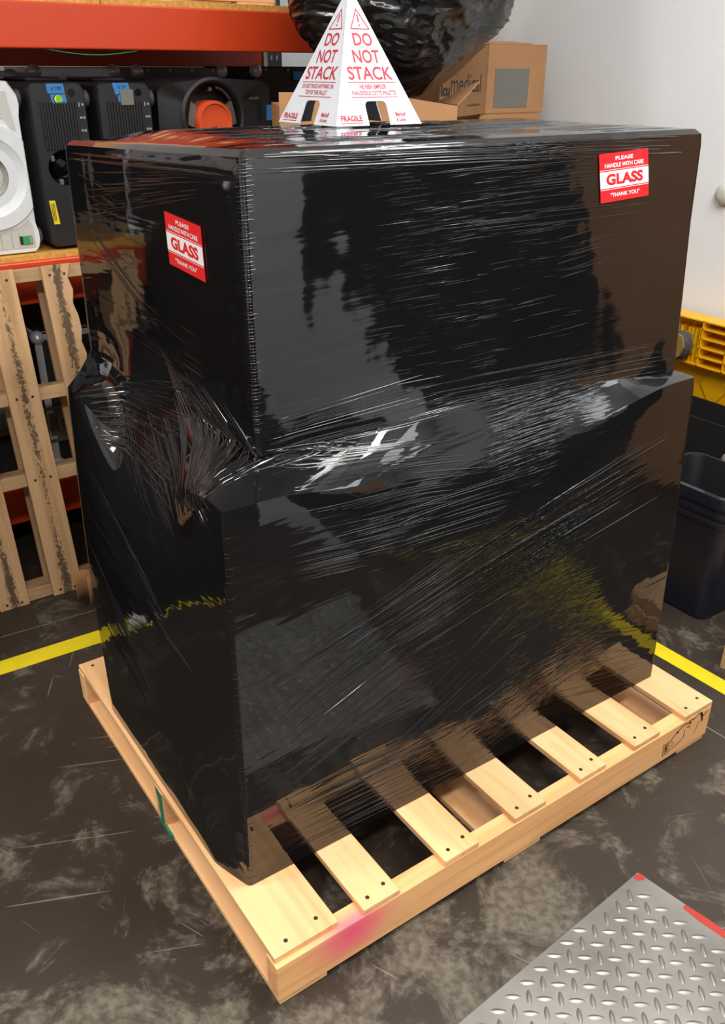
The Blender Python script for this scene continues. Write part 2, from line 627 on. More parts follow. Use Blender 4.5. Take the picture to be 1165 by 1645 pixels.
def stringer_mat():
    """pine with a burst of pink spray paint near one end"""
    m = wood_mat('pine_stringer', lin(240, 184, 126), lin(226, 166, 108))
    nt = m.node_tree
    L = nt.links.new
    b = nt.nodes['Principled BSDF']
    src = b.inputs['Base Color'].links[0].from_socket
    tc = N(nt, 'ShaderNodeTexCoord')
    mp = N(nt, 'ShaderNodeMapping')
    mp.inputs['Location'].default_value = (-0.16, 0, -0.080)
    L(tc.outputs['Object'], mp.inputs['Vector'])
    mp2 = N(nt, 'ShaderNodeMapping')
    mp2.inputs['Scale'].default_value = (8.5, 26, 13)
    L(mp.outputs[0], mp2.inputs['Vector'])
    ln = N(nt, 'ShaderNodeVectorMath', operation='LENGTH')
    L(mp2.outputs[0], ln.inputs[0])
    r = ramp(nt, [(0.0, (1, 1, 1, 1)), (0.35, (0.75, 0.75, 0.75, 1)), (0.72, (0.22, 0.22, 0.22, 1)), (1.0, (0, 0, 0, 1))])
    L(ln.outputs['Value'], r.inputs['Fac'])
    mx = N(nt, 'ShaderNodeMix', data_type='RGBA')
    L(r.outputs['Color'], mx.inputs['Factor'])
    L(src, mx.inputs['A'])
    mx.inputs['B'].default_value = lin(255, 96, 132)
    L(mx.outputs['Result'], b.inputs['Base Color'])
    return m


M['stringer'] = stringer_mat()

# ------------------------------------------------------------------ lettering
_font_cache = {}


def text_mesh(body, bold=0.0):
    key = (body, bold)
    if key in _font_cache:
        return _font_cache[key]
    cu = bpy.data.curves.new('letters', 'FONT')
    cu.body = body
    cu.size = 1.0
    cu.offset = bold
    cu.resolution_u = 4
    o = bpy.data.objects.new('letters', cu)
    COL.objects.link(o)
    dg = bpy.context.evaluated_depsgraph_get()
    me = bpy.data.meshes.new_from_object(o.evaluated_get(dg))
    bpy.data.objects.remove(o, do_unlink=True)
    bpy.data.curves.remove(cu)
    vs = [v.co.to_2d() for v in me.vertices]
    fs = [tuple(p.vertices) for p in me.polygons]
    bpy.data.meshes.remove(me)
    x0 = min(v.x for v in vs)
    x1 = max(v.x for v in vs)
    y0 = min(v.y for v in vs)
    y1 = max(v.y for v in vs)
    vs = [((v.x - x0) / (x1 - x0), (v.y - y0) / (y1 - y0)) for v in vs]
    _font_cache[key] = (vs, fs)
    return vs, fs


def put_text(mb, body, frame, u0, u1, v0, v1, lift=0.0004, bold=0.0, skew=0.0):
    """frame: (origin, U, V, normal) ; text fitted to u0..u1, v0..v1"""
    o, U, V, W = frame
    vs, fs = text_mesh(body, bold)
    out = []
    for a, b in vs:
        u = u0 + a * (u1 - u0) + skew * b
        v = v0 + b * (v1 - v0)
        out.append(o + U * u + V * v + W * lift)
    mb.add(out, fs)


def quad(mb, frame, u0, u1, v0, v1, lift=0.0004, thick=0.0):
    o, U, V, W = frame
    p = [o + U * u + V * v + W * lift for u, v in ((u0, v0), (u1, v0), (u1, v1), (u0, v1))]
    if thick:
        q = [x - W * thick for x in p]
        mb.add(p + q, [(0, 1, 2, 3), (7, 6, 5, 4), (0, 4, 5, 1), (1, 5, 6, 2), (2, 6, 7, 3), (3, 7, 4, 0)])
    else:
        mb.add(p, [(0, 1, 2, 3)])


# ================================================================== SETTING
X_WALL, Y_BACK, Y_FAR, X_LEFT, X_FAR, H_ROOM = 2.30, 3.10, -4.2, -3.4, 6.0, 4.1
TILT = radians(-2.2)

floor = empty('floor')
tag(floor, kind='structure')
b = MB()
b.box(X_LEFT - .2, X_FAR + .2, Y_FAR - .2, Y_BACK + .2, -0.12, -0.0012)
tag(b.obj('joint_filler', M['joint_fill'], floor))


def slab(x0, x1, y0, y1):
    m = MB()
    m.box(x0, x1, y0, y1, -0.006, 0.0)
    # the joints run two degrees off the load's edges
    o = m.obj('slab', M['floor'], floor)
    return o


_c, _s = cos(TILT), sin(TILT)


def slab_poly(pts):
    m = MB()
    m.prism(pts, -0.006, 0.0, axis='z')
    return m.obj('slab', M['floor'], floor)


def jx(t):   # long joint (along x)
    return 1.432 - 0.060 * t


def jy(t):   # cross joint (along y)
    return 1.262 - 0.05 * t


g = 0.003
XA, XB, YA, YB = X_LEFT - .2, X_FAR + .2, Y_FAR - .2, Y_BACK + .2
J = (jy(1.36), jx(1.262))
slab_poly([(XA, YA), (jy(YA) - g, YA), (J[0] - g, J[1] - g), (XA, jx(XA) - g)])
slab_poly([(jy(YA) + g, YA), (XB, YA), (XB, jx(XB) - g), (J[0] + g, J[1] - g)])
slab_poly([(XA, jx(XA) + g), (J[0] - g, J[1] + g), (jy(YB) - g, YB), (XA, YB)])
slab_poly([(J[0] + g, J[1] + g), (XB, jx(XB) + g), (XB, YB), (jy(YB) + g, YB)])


def wall(name, x0, x1, y0, y1, z0, z1, mat):
    m = MB()
    m.box(x0, x1, y0, y1, z0, z1)
    return tag(m.obj(name, mat), kind='structure')


wall('wall_right', X_WALL, X_WALL + .12, 0.05, Y_BACK, 0, H_ROOM, M['wall_paint'])
wall('wall_back', X_LEFT, X_WALL + .12, Y_BACK, Y_BACK + .12, 0, H_ROOM, M['wall_paint'])
wall('wall_left', X_LEFT - .12, X_LEFT, Y_FAR, Y_BACK, 0, H_ROOM, M['wall_paint'])
wall('wall_front', X_LEFT, X_FAR, Y_FAR - .12, Y_FAR, 0, H_ROOM, M['wall_paint'])
wall('wall_far', X_FAR, X_FAR + .12, Y_FAR, Y_BACK, 0, H_ROOM, M['wall_paint'])


def added_shutter(name, x0, x1, y0, y1, h):
    r_ = empty(name)
    tag(r_, kind='structure')
    k = 22
    for i in range(k):
        m = MB()
        z0, z1 = h * i / k, h * (i + 1) / k - .006
        m.box(x0, x1, y0, y1, z0, z1, .004)
        m.obj('slat', M['added_door_dark'], r_)


added_shutter('added_door_1', 1.45, 5.90, Y_FAR + .002, Y_FAR + .05, 2.15)  # unseen dark shutters, added so the film mirrors something dark
added_shutter('added_door_2', X_FAR - .05, X_FAR - .002, Y_FAR + .1, 1.6, 2.15)
wall('added_partition', 1.02, 1.35, -1.62, -1.50, 0, H_ROOM, M['added_partition_paint'])  # unseen panel, added and sized for the grey reflection in the film
wall('ceiling', X_LEFT, X_FAR, Y_FAR, Y_BACK, H_ROOM, H_ROOM + .1, M['ceiling_paint'])

# wall bumper knob beside the frame edge
b = MB()
b.lathe([(0.012, 0), (0.030, -0.004), (0.034, -0.018), (0.026, -0.030), (0.010, -0.034)], 24, (0, 0, 0), axis='x', cap1=True)
o = b.obj('wall_bumper', M['pale_plastic'], None, (X_WALL, 0.925, 1.115), (0, 0, 0), 50)
tag(o, 'small round beige bumper fixed to the pale wall at right', 'bumper')

for (x, y, z, sx, sy, w, c, where) in LAMPS:
    root = empty('ceiling_lamp', (x, y, z), (0, 0, 0), None, None)
    tag(root, 'long flat ceiling lamp hanging ' + where, 'lamp')
    b = MB()
    b.box(-sx / 2 - .02, sx / 2 + .02, -sy / 2 - .02, sy / 2 + .02, 0.004, 0.05)
    b.obj('housing', M['lamp_body'], root)
    for s in (-1, 1):
        b = MB()
        b.tube([(s * sx * .4, 0, .05), (s * sx * .4, 0, H_ROOM - z)], 0.006, 6)
        b.obj('hanger', M['steel'], root)
    ld = bpy.data.lights.new('lamp_light', 'AREA')
    ld.shape = 'RECTANGLE'
    ld.size, ld.size_y = sx, sy
    ld.energy = w
    ld.color = c
    lo = bpy.data.objects.new('lamp_light', ld)
    link(lo, root)
    lo.location = (0, 0, 0)
    # added uplight brightens the ceiling that the film wrinkles mirror
    lu = bpy.data.lights.new('added_uplight', 'AREA')
    lu.shape = 'RECTANGLE'
    lu.size, lu.size_y = sx, sy
    lu.energy = w * 0.55
    lu.color = c
    lo = bpy.data.objects.new('added_uplight', lu)
    link(lo, root)
    lo.location = (0, 0, .056)
    lo.rotation_euler = (pi, 0, 0)


# ================================================================== PALLETS
def board(mb_l, mb_w, mb_t, bev=0.0015, wavy=None, seed=0):
    """board along local x from 0..l, y -w/2..w/2, z 0..t"""
    m = MB()
    if wavy is None:
        m.box(0, mb_l, -mb_w / 2, mb_w / 2, 0, mb_t, bev)
    else:
        r = random.Random(seed)
        n = 26
        pts = [(mb_l * i / n, -mb_w / 2 + (wavy * abs(noise.noise(Vector((i * .37, seed, 0)))) if 0 < i < n else 0)) for i in range(n + 1)]
        pts += [(mb_l, mb_w / 2), (0, mb_w / 2)]
        m.prism(pts, 0, mb_t, axis='z')
    return m


def nail_mesh():
    m = MB()
    m.lathe([(0.0042, -0.002), (0.0042, 0.0006), (0.002, 0.0009)], 8, axis='z', cap1=True)
    return m.mesh('nail', M['nail'])


NAIL = nail_mesh()


def nails(parent, pts):
    for p in pts:
        o = bpy.data.objects.new('nail', NAIL)
        link(o, parent)
        o.location = p


# --- pallet under the load -------------------------------------------------
PL, PW, PT, SH = 1.219, 1.016, 0.014, 0.089
PH = PT * 2 + SH
pallet = empty('shipping_pallet', (0, 0, 0), (0, 0, 0),
               'pale new wooden pallet with pink paint, on the floor under the black wrapped load', 'pallet')
deck_mesh = {}


def deck_board(root, x0, x1, y0, y1, z, mat, lbl=None, nail_pts=(), wavy=None, seed=0, shared=True, tilt=0.0):
    w, l = x1 - x0, y1 - y0
    key = (round(w, 3), round(l, 3), mat.name, wavy, seed)
    if key not in deck_mesh:
        deck_mesh[key] = board(l, w, PT, wavy=wavy, seed=seed).mesh('deck_board', mat)
    o = bpy.data.objects.new('deck_board', deck_mesh[key])
    link(o, root)
    o.location = ((x0 + x1) / 2, y0, z)
    o.rotation_euler = (0, 0, pi / 2 + tilt)
    nails(o, nail_pts)
    return o


XS = [(0.002, 0.134), (0.184, 0.266), (0.376, 0.463), (0.562, 0.652), (0.757, 0.840), (0.934, 1.024), (1.114, 1.219)]
for i, (a, c) in enumerate(XS):
    w = c - a
    off = 0.010 if i == 0 else RNG.uniform(0.0, 0.006)
    np_ = [(0.028, -w * .27, PT), (0.020, w * .24, PT), (PW - 0.03, -w * .2, PT), (PW - 0.035, w * .28, PT)]
    deck_board(pallet, a, c, off, PW - RNG.uniform(0, .004), PT + SH, M['pine'], nail_pts=np_)
for i, (a, c) in enumerate([(0.004, 0.104), (0.25, 0.34), (0.545, 0.650), (0.86, 0.95), (1.115, 1.214)]):
    if i in (1, 3):
        continue
    o = deck_board(pallet, a, c, 0.003, PW - 0.003, 0.0, M['pine'])
    o.name = 'bottom_board'


def stringer(root, L, y0, y1, z0, z1, mat, name='stringer'):
    m = MB()
    m.box(0, L, y0, y1, z0, z1, 0.002)
    return m.obj(name, mat, root)


s1 = stringer(pallet, PL, 0.0, 0.038, PT, PT + SH, M['stringer'])
s1['label'] = 'near edge board with a burst of pink spray paint'
s2 = stringer(pallet, PL, 0.488, 0.526, PT, PT + SH, M['pine'])
s3 = stringer(pallet, PL, PW - 0.038, PW, PT, PT + SH, M['pine'])
# green paint on the end of the middle stringer
b = MB()
b.add([(-0.0006, y, z) for y, z in ((0.4885, 0.015), (0.512, 0.015), (0.507, 0.034), (0.511, 0.050), (0.509, 0.070), (0.517, 0.084), (0.5255, 0.102), (0.4885, 0.102))],
      [(0, 1, 2, 3, 4, 5, 6, 7)])
b.box(-0.001, 0.003, 0.455, 0.522, 0.002, 0.0143)
b.obj('green_paint', M['green_paint'], s2)
# dark burnt outline and stamp on the near stringer by the far right end
b = MB()
fr = (Vector((0, 0, 0)), Vector((1, 0, 0)), Vector((0, 0, 1)), Vector((0, -1, 0)))


def stroke(mb, frame, pts, w, lift=0.0005):
    o_, U, V, W = frame
    for (u0, v0), (u1, v1) in zip(pts[:-1], pts[1:]):
        d = Vector((u1 - u0, v1 - v0))
        if d.length < 1e-9:
            continue
        n = Vector((-d.y, d.x)).normalized() * (w / 2)
        e = d.normalized() * (w * .3)
        c = [(u0 - e.x + n.x, v0 - e.y + n.y), (u1 + e.x + n.x, v1 + e.y + n.y), (u1 + e.x - n.x, v1 + e.y - n.y), (u0 - e.x - n.x, v0 - e.y - n.y)]
        mb.add([o_ + U * u + V * v + W * lift for u, v in c], [(0, 1, 2, 3)])


stroke(b, fr, [(1.045, 0.070), (1.048, 0.030), (1.070, 0.034), (1.110, 0.045), (1.122, 0.054), (1.122, 0.075)], 0.0024)
stroke(b, fr, [(1.052, 0.066), (1.054, 0.036)], 0.003)
stroke(b, fr, [(1.060, 0.067), (1.057, 0.052), (1.062, 0.037)], 0.0045)
stroke(b, fr, [(1.066, 0.068), (1.064, 0.044), (1.072, 0.042)], 0.002)
stroke(b, fr, [(1.070, 0.064), (1.078, 0.075), (1.092, 0.083), (1.106, 0.092), (1.120, 0.094), (1.130, 0.090), (1.140, 0.096), (1.152, 0.094), (1.166, 0.102), (1.176, 0.101), (1.186, 0.088), (1.192, 0.086), (1.204, 0.094)], 0.0032)
stroke(b, fr, [(1.090, 0.084), (1.094, 0.080)], 0.006)
stroke(b, fr, [(1.136, 0.093), (1.140, 0.086)], 0.006)
stroke(b, fr, [(1.128, 0.080), (1.140, 0.077)], 0.003)
stroke(b, fr, [(1.178, 0.100), (1.184, 0.086), (1.188, 0.072)], 0.007)
stroke(b, fr, [(1.176, 0.076), (1.170, 0.056), (1.164, 0.046)], 0.002)
stroke(b, fr, [(1.074, 0.058), (1.082, 0.059)], 0.002)
stroke(b, fr, [(1.072, 0.047), (1.086, 0.051)], 0.002)
b.obj('burnt_mark', M['burn_ink'], s1)

# --- pallet leaning on the rack --------------------------------------------
lean = math.atan2(0.185, 0.96)
old = empty('leaning_pallet', (-0.240, 1.565, 0.0), (pi / 2 - lean, 0, 0),
            'weathered wooden pallet standing on edge, leaning against the orange rack', 'pallet')
OL, OW = 1.15, 0.985
# local: x along length, y up along the boards, z toward the viewer
fx = [-0.235, -0.067, 0.095, 0.265, 0.430, 0.595, 0.720, 0.820]
fw = [0.088, 0.088, 0.092, 0.084, 0.088, 0.088, 0.088, 0.09]
for i, (x, w) in enumerate(zip(fx, fw)):
    x0 = x + 0.24
    wav = 0.035 if i == 3 else None
    sd = 17 if wav else 0
    nl = [(0.012 + q * 0.004, (q - .5) * w * .5, PT) for q in (0, 1)] + [(0.375, (q - .5) * w * .5, PT) for q in (0, 1)] + \
         [(0.622, (q - .5) * w * .5, PT) for q in (0, 1)] + [(0.957, (q - .5) * w * .5, PT) for q in (0, 1)]
    o = deck_board(old, x0, x0 + w, 0.0, OW, -PT, M['pine_old'], nail_pts=nl, wavy=wav, seed=sd)
    o2 = deck_board(old, x0 + 0.004, x0 + w - .004, 0.002, OW - .002, -PT * 2 - SH, M['pine_old_plain'])
    o2.name = 'bottom_board'
for yy in (0.002, 0.358, 0.604, 0.945):
    m = MB()
    m.box(0.0, OL, yy, yy + 0.038, -PT - SH, -PT, 0.002)
    m.obj('stringer', M['pine_old_plain'], old)

# ================================================================== RACK
rack = empty('pallet_rack', (0, 1.88, 0), (0, 0, 0),
             'orange steel storage rack with plywood shelves along the back wall', 'rack')
RX0, RX1, RD = -2.1, 1.56, 0.86


def rack_beam(z0, z1, y0, y1, x0=RX0, x1=RX1, name='beam'):
    m = MB()
    m.box(x0, x1, y0, y1, z0, z1, 0.004)
    return m.obj(name, M['orange_steel'], rack)


rack_beam(1.525, 1.639, 0, 0.05)
rack_beam(0.832, 0.958, 0, 0.05)
rack_beam(0.120, 0.240, 0, 0.05)
rack_beam(1.482, 1.600, 0.80, 0.85)
rack_beam(0.832, 0.958, 0.80, 0.85)
rack_beam(0.120, 0.240, 0.80, 0.85)


def shelf_board(x0, x1, z, t=0.017):
    m = MB()
    m.box(x0, x1, 0.012, 0.85, z, z + t, 0.001)
    return m.obj('shelf_board', M['osb'], rack)


for (x0, x1) in ((RX0, -0.62), (-0.617, 0.585), (0.588, RX1)):
    shelf_board(x0, x1, 1.639)
for (x0, x1) in ((RX0, -0.62), (-0.617, 0.60), (0.603, RX1)):
    shelf_board(x0, x1, 0.958)
    shelf_board(x0, x1, 0.240)
for x in (RX0 - .075, RX1 + .002):
    for y0 in (0.0, 0.80):
        m = MB()
        # open steel upright with teardrop slots
        m.box(x, x + .073, y0, y0 + .004, 0, 2.9)
        m.box(x, x + .004, y0, y0 + .06, 0, 2.9)
        m.box(x + .069, x + .073, y0, y0 + .06, 0, 2.9)
        o = m.obj('upright', M['upright_grey'], rack)
        k = MB()
        for j in range(56):
            zz = 0.06 + j * 0.05
            for q in (0.024, 0.050):
                k.prism([(x + q - .004, zz + .016), (x + q + .004, zz + .016), (x + q + .0025, zz), (x + q - .0025, zz)], y0 - .0008, y0 + .001, axis='y')
        tag(k.obj('slot', M['pale_plastic'], o), kind='stuff')
    m = MB()
    for zz in (0.35, 1.1, 1.75, 2.4):
        m.tube([(x + .03, .03, zz), (x + .03, .82, zz + .35)], .012, 6)
    m.obj('brace', M['upright_grey'], rack)
# pale end plate of the rear beam
m = MB()
m.box(RX1 - .016, RX1 + .001, 0.790, 0.800, 1.47, 1.61)
m.obj('beam_end_plate', M['pale_plastic'], rack)

# pallet lying on the upper shelf (only its underside edge shows)
up = empty('stored_pallet', (0.02, 2.0, 1.656), (0, 0, radians(1.0)),
           'wooden pallet lying flat on the top shelf above the orange beam', 'pallet')
for i, (a, c) in enumerate([(0.0, 0.14), (0.27, 0.36), (0.47, 0.58), (0.72, 0.84), (1.07, 1.21)]):
    o = deck_board(up, a, c, 0, 0.72, 0.0, M['pine'])
    o.name = 'bottom_board'
    deck_board(up, a, c, 0, 0.72, PT + SH, M['pine'])
for yy in (0.0, 0.34, 0.68):
    m = MB()
    m.box(0, 1.21, yy, yy + .038, PT, PT + SH, 0.002)
    m.obj('stringer', M['pine'], up)

# green strap sagging under the top shelf
b = MB()
pts = [(0.42 + 0.26 * t, 0.0, -0.012 * sin(pi * t)) for t in [i / 12 for i in range(13)]]
b.prism([(p[0], p[2]) for p in pts] + [(p[0], p[2] + 0.002 if i not in (0, 12) else p[2] + .0015) for i, p in list(enumerate(pts))[::-1]], 0.0, 0.045, axis='y')
o = b.obj('green_strap', M['green_strap'], None, (-0.0, 1.885, 1.5222), (0, 0, 0), 60)
tag(o, 'green strap sagging just below the big orange beam', 'strap')

# ================================================================== PROJECTORS
SHELF = 0.975


def black_projector(xc, w, ztop, label, group=None, tilt=0.0):
    root = empty('projector', (xc, 1.915, SHELF), (0, 0, 0), label, 'projector', group)
    h = ztop - SHELF
    f = 0.010
    hc = (-.006, 0.235)
    body_o = rrect(-w / 2, w / 2, f, h, 0.024)
    outer = radial(body_o, hc)
    hole = circ(hc, 0.050)
    m = MB()
    shr = [((u + hc[0] * 0) * 1.0, v) for u, v in outer]
    inset = radial(rrect(-w / 2 + .004, w / 2 - .004, f + .004, h - .004, 0.022), hc)
    m.ring_plate(inset, hole, 0.0)
    n = len(outer)
    m.add([(u, 0.0, v) for u, v in inset] + [(u, 0.006, v) for u, v in outer] + [(u, 0.40, v) for u, v in outer],
          [(i, (i + 1) % n, n + (i + 1) % n, n + i) for i in range(n)] +
          [(n + i, n + (i + 1) % n, 2 * n + (i + 1) % n, 2 * n + i) for i in range(n)] + [tuple(range(2 * n, 3 * n))])
    m.add([(u, 0.0, v) for u, v in hole] + [(u, 0.07, v) for u, v in hole],
          [(i, (i + 1) % n, n + (i + 1) % n, n + i) for i in range(n)] + [tuple(range(n, 2 * n))])
    m.obj('body', M['black_plastic'], root, smooth=35)
    m = MB()
    m.lathe([(0.034, 0.06), (0.034, 0.012), (0.031, 0.008), (0.028, 0.012), (0.024, 0.03), (0.001, 0.026)], 40, (hc[0], 0, hc[1]))
    lens = m.obj('lens', M['black_gloss'], root, smooth=40)
    for a in (20, 140, 250):
        m = MB()
        c_, s_ = cos(radians(a)), sin(radians(a))
        m.box(hc[0] + c_ * .042 - .006, hc[0] + c_ * .042 + .006, 0.004, 0.03, hc[1] + s_ * .042 - .008, hc[1] + s_ * .042 + .008, .002)
        m.obj('lens_clamp', M['dull_metal'], root)
    # vent grille: recessed panel and upright bars
    gx0, gx1, gz0, gz1 = -w / 2 + .026, w / 2 - .028, h - .180, h - .052
    m = MB()
    m.box(gx0, gx1, -0.0012, 0.002, gz0, gz1)
    gr = m.obj('vent_grille', M['black_matte'], root)
    m = MB()
    k = 13
    for i in range(k):
        x = gx0 + (i + .5) * (gx1 - gx0) / k
        m.box(x - .0024, x + .0024, -.0045, 0.0, gz0 + .001, gz1 - .001)
    for zz in (.35, .78):
        z = gz0 + (gz1 - gz0) * zz
        m.box(gx0, gx1, -.0030, 0.0, z - .001, z + .001)
    tag(m.obj('vent_bar', M['black_plastic'], gr), kind='stuff')
    for zz, two in ((.06, 0), (.095, 1), (.13, 1), (.165, 0)):
        m = MB()
        m.lathe([(0.0035, -.003), (0.0035, 0.0)], 10, (w / 2 - .012, 0, h - zz), cap0=True)
        m.obj('control_button', M['grey_plastic'], root)
        m = MB()
        if two:
            m.lathe([(0.0035, -.003), (0.0035, 0.0)], 10, (w / 2 - .021, 0, h - zz), cap0=True)
        else:
            m.box(w / 2 - .024, w / 2 - .0205, -.0015, 0, h - zz - .006, h - zz + .006)
        m.obj('control_button' if two else 'button_legend', M['grey_plastic'], root)
    m = MB()
    m.lathe([(0.010, -.0015), (0.010, 0.001)], 20, (w / 2 - .04, 0, h - .028), cap0=True)
    m.obj('sensor_window', M['black_gloss'], root)
    for zz in (h - .045, 0.045):
        m = MB()
        m.lathe([(0.020, 0), (0.024, .003), (0.024, .016), (0.018, .020)], 24, (w / 2 - .002, 0.035, zz), axis='x', cap1=True)
        m.obj('foot', M['grey_rubber'], root, smooth=40)
    m = MB()
    for i in range(9):
        z = h - .155 - i * .011
        m.box(w / 2 - .001, w / 2 + .004, .02, .2, z, z + .006)
    tag(m.obj('side_fin', M['black_plastic'], root), kind='stuff')
    m = MB()
    m.box(-w / 2 + .03, w / 2 - .03, .12, .36, h - .001, h + .012, .006)
    m.obj('handle_rail', M['black_plastic'], root)
    return root, h, w


def flat(parent, name, mat, x0, x1, z0, z1, y=-0.001, t=.001, skew=0.0, loc=None):
    m = MB()
    m.prism([(x0 + skew, z0), (x1 + skew, z0), (x1, z1), (x0, z1)], y - t, y + .0003, axis='y')
    return m.obj(name, mat, parent)


FY = (Vector((0, 0, 0)), Vector((1, 0, 0)), Vector((0, 0, 1)), Vector((0, -1, 0)))

p1, h, w = black_projector(0.4345, 0.163, 1.441, 'black projector standing on end, yellow label low on its front, next to the white one', 'projectors on the middle shelf')
t = flat(p1, 'tape', M['blue_tape'], -.030, .020, h - .030, h - .004, skew=.002)
t['label'] = 'strip of blue masking tape with handwriting'
b = MB()
stroke(b, (Vector((0, -.0022, 0)),) + FY[1:], [(-.018, h - .012), (-.014, h - .022), (-.010, h - .012)], .0013)
stroke(b, (Vector((0, -.0022, 0)),) + FY[1:], [(-.008, h - .012), (-.003, h - .012), (-.006, h - .022)], .0013)
stroke(b, (Vector((0, -.0022, 0)),) + FY[1:], [(.000, h - .022), (.002, h - .012), (.004, h - .017), (.006, h - .012), (.007, h - .022)], .0013)
stroke(b, (Vector((0, -.0022, 0)),) + FY[1:], [(.009, h - .012), (.013, h - .013), (.010, h - .017), (.013, h - .022)], .0013)
b.obj('handwriting', M['ink'], t)
t2 = flat(p1, 'tape', M['blue_tape'], -.022, .022, h - .057, h - .032, skew=.004)
for nm, mt, cx_, dy in (('orange_sticker', M['orange_dot'], -.004, .0016), ('yellow_sticker', M['yellow_dot'], -.001, .002), ('green_sticker', M['green_dot'], .003, .0024)):
    m = MB()
    m.lathe([(0.010, -.0004), (0.010, 0.0)], 20, (cx_, -dy, h - .0445), cap0=True)
    m.obj(nm, mt, t2)
yl = flat(p1, 'warning_label', M['yellow_label'], -.070, -.052, .078, .146, skew=.006)
b = MB()
for q in range(3):
    b.box(-.0645 + q * .004, -.063 + q * .004, -.0028, -.0018, .088, .138)
b.obj('small_print', M['ink'], yl)

p2, h, w = black_projector(0.6365, 0.168, 1.440, 'black projector standing on end with a grey redaction square over its blue tape', 'projectors on the middle shelf')
t = flat(p2, 'tape', M['blue_tape'], -.036, .014, h - .034, h - .002, skew=.008)
b = MB()
stroke(b, (Vector((0, -.0022, 0)),) + FY[1:], [(-.020, h - .008), (-.015, h - .018), (-.011, h - .008)], .0013)
stroke(b, (Vector((0, -.0022, 0)),) + FY[1:], [(-.008, h - .009), (-.003, h - .009), (-.006, h - .018)], .0013)
stroke(b, (Vector((0, -.0022, 0)),) + FY[1:], [(.000, h - .018), (.002, h - .009), (.005, h - .014)], .0013)
b.obj('handwriting', M['ink'], t)
flat(p2, 'tape', M['blue_tape'], -.022, .006, h - .058, h - .032, skew=.002)
s = flat(p2, 'redaction_square', M['redaction_grey'], -.014, .026, h - .062, h - .020, y=-.0046)  # flat grey square stands for a redaction mark over the tape
s['label'] = 'plain grey redaction square'

# big black projector lying flat, with orange lens cap
big = empty('projector', (0.950, 1.905, SHELF), (0, 0, 0), 'wide black projector lying flat with an orange lens cap', 'projector', 'projectors on the middle shelf')
hw, hh = 0.206, 0.474
hc = (-0.025, 0.366)
ol = [(-hw, .012), (hw, .012), (hw + .004, hh - .055), (hw - .012, hh - .018), (hw - .06, hh - .006), (.03, hh), (-.08, hh - .004), (-hw + .03, hh - .016), (-hw + .008, hh - .030)]
outer = radial(ol, hc)
hole = circ(hc, 0.098)
n = len(outer)
m = MB()


def ysag(u):
    q = abs(u) / hw
    return 0.045 * max(0, (q - .72) / .28) ** 2


m.ring_plate(outer, hole, 0.0)
m.v = [(u, ysag(u), v) for (u, y, v) in m.v]
m.add([(u, ysag(u), v) for u, v in outer] + [(u, 0.42, v) for u, v in outer], [(i, (i + 1) % n, n + (i + 1) % n, n + i) for i in range(n)] + [tuple(range(n, 2 * n))])
m.add([(u, 0.0, v) for u, v in hole] + [(hc[0] + (u - hc[0]) * .9, 0.075, hc[1] + (v - hc[1]) * .9) for u, v in hole],
      [(i, (i + 1) % n, n + (i + 1) % n, n + i) for i in range(n)] + [tuple(range(n, 2 * n))])
m.obj('body', M['black_plastic'], big, smooth=30)
m = MB()
m.lathe([(0.098, 0.0), (0.104, -.005), (0.112, -.003), (0.114, 0.001)], 64, (hc[0], 0, hc[1]))
m.obj('lens_surround', M['black_plastic'], big, smooth=50)
m = MB()
m.lathe([(0.062, 0.07), (0.062, -.004), (0.058, -.012), (0.053, -.012), (0.049, -.004), (0.02, -.002), (0.001, -.002)], 48, (hc[0], 0, hc[1] - .016))
m.obj('lens_cap', M['orange_cap'], big, smooth=40)
m = MB()
stroke(m, (Vector((0, -.0026, 0)),) + FY[1:], [(hc[0] - .008, hc[1] - .032), (hc[0] + .001, hc[1] - .034), (hc[0] + .006, hc[1] - .029)], .003)
m.obj('cap_mark', M['ink'], big)
for sgn in (-1, 1):
    m = MB()
    m.prism([(hc[0] + sgn * .052, hc[1] + .030), (hc[0] + sgn * .072, hc[1] + .044), (hc[0] + sgn * .082, hc[1] + .004), (hc[0] + sgn * .086, hc[1] - .024), (hc[0] + sgn * .064, hc[1] - .032), (hc[0] + sgn * .062, hc[1] - .006)], .012, .03, axis='y')
    m.obj('lens_bracket', M['dull_metal'], big)
m = MB()
m.lathe([(0.006, .004), (0.006, .03)], 12, (hc[0] - .006, 0, hc[1] + .078), cap0=True)
m.obj('screw', M['steel'], big)
m = MB()
m.tube([(hc[0] + .02 + .05 * t, .02, hc[1] + .082 - .034 * t * t) for t in [i / 8 for i in range(9)]], .004, 6)
m.obj('cable', M['grey_rubber'], big)
m = MB()
m.box(.105, .140, -.0035, 0.004, hh - .062, hh - .054, .001)
m.obj('name_strip', M['grey_rubber'], big)
m = MB()
m.box(hw - .030, hw - .006, .012, .016, hh - .125, hh - .078)
m.obj('tape', M['blue_tape'], big)
for xx in (-hw + .05, hw - .05):
    m = MB()
    m.lathe([(0.022, 0.0), (0.022, 0.013)], 20, (xx, .08, 0), axis='z', cap0=True)
    m.obj('foot', M['grey_rubber'], big)

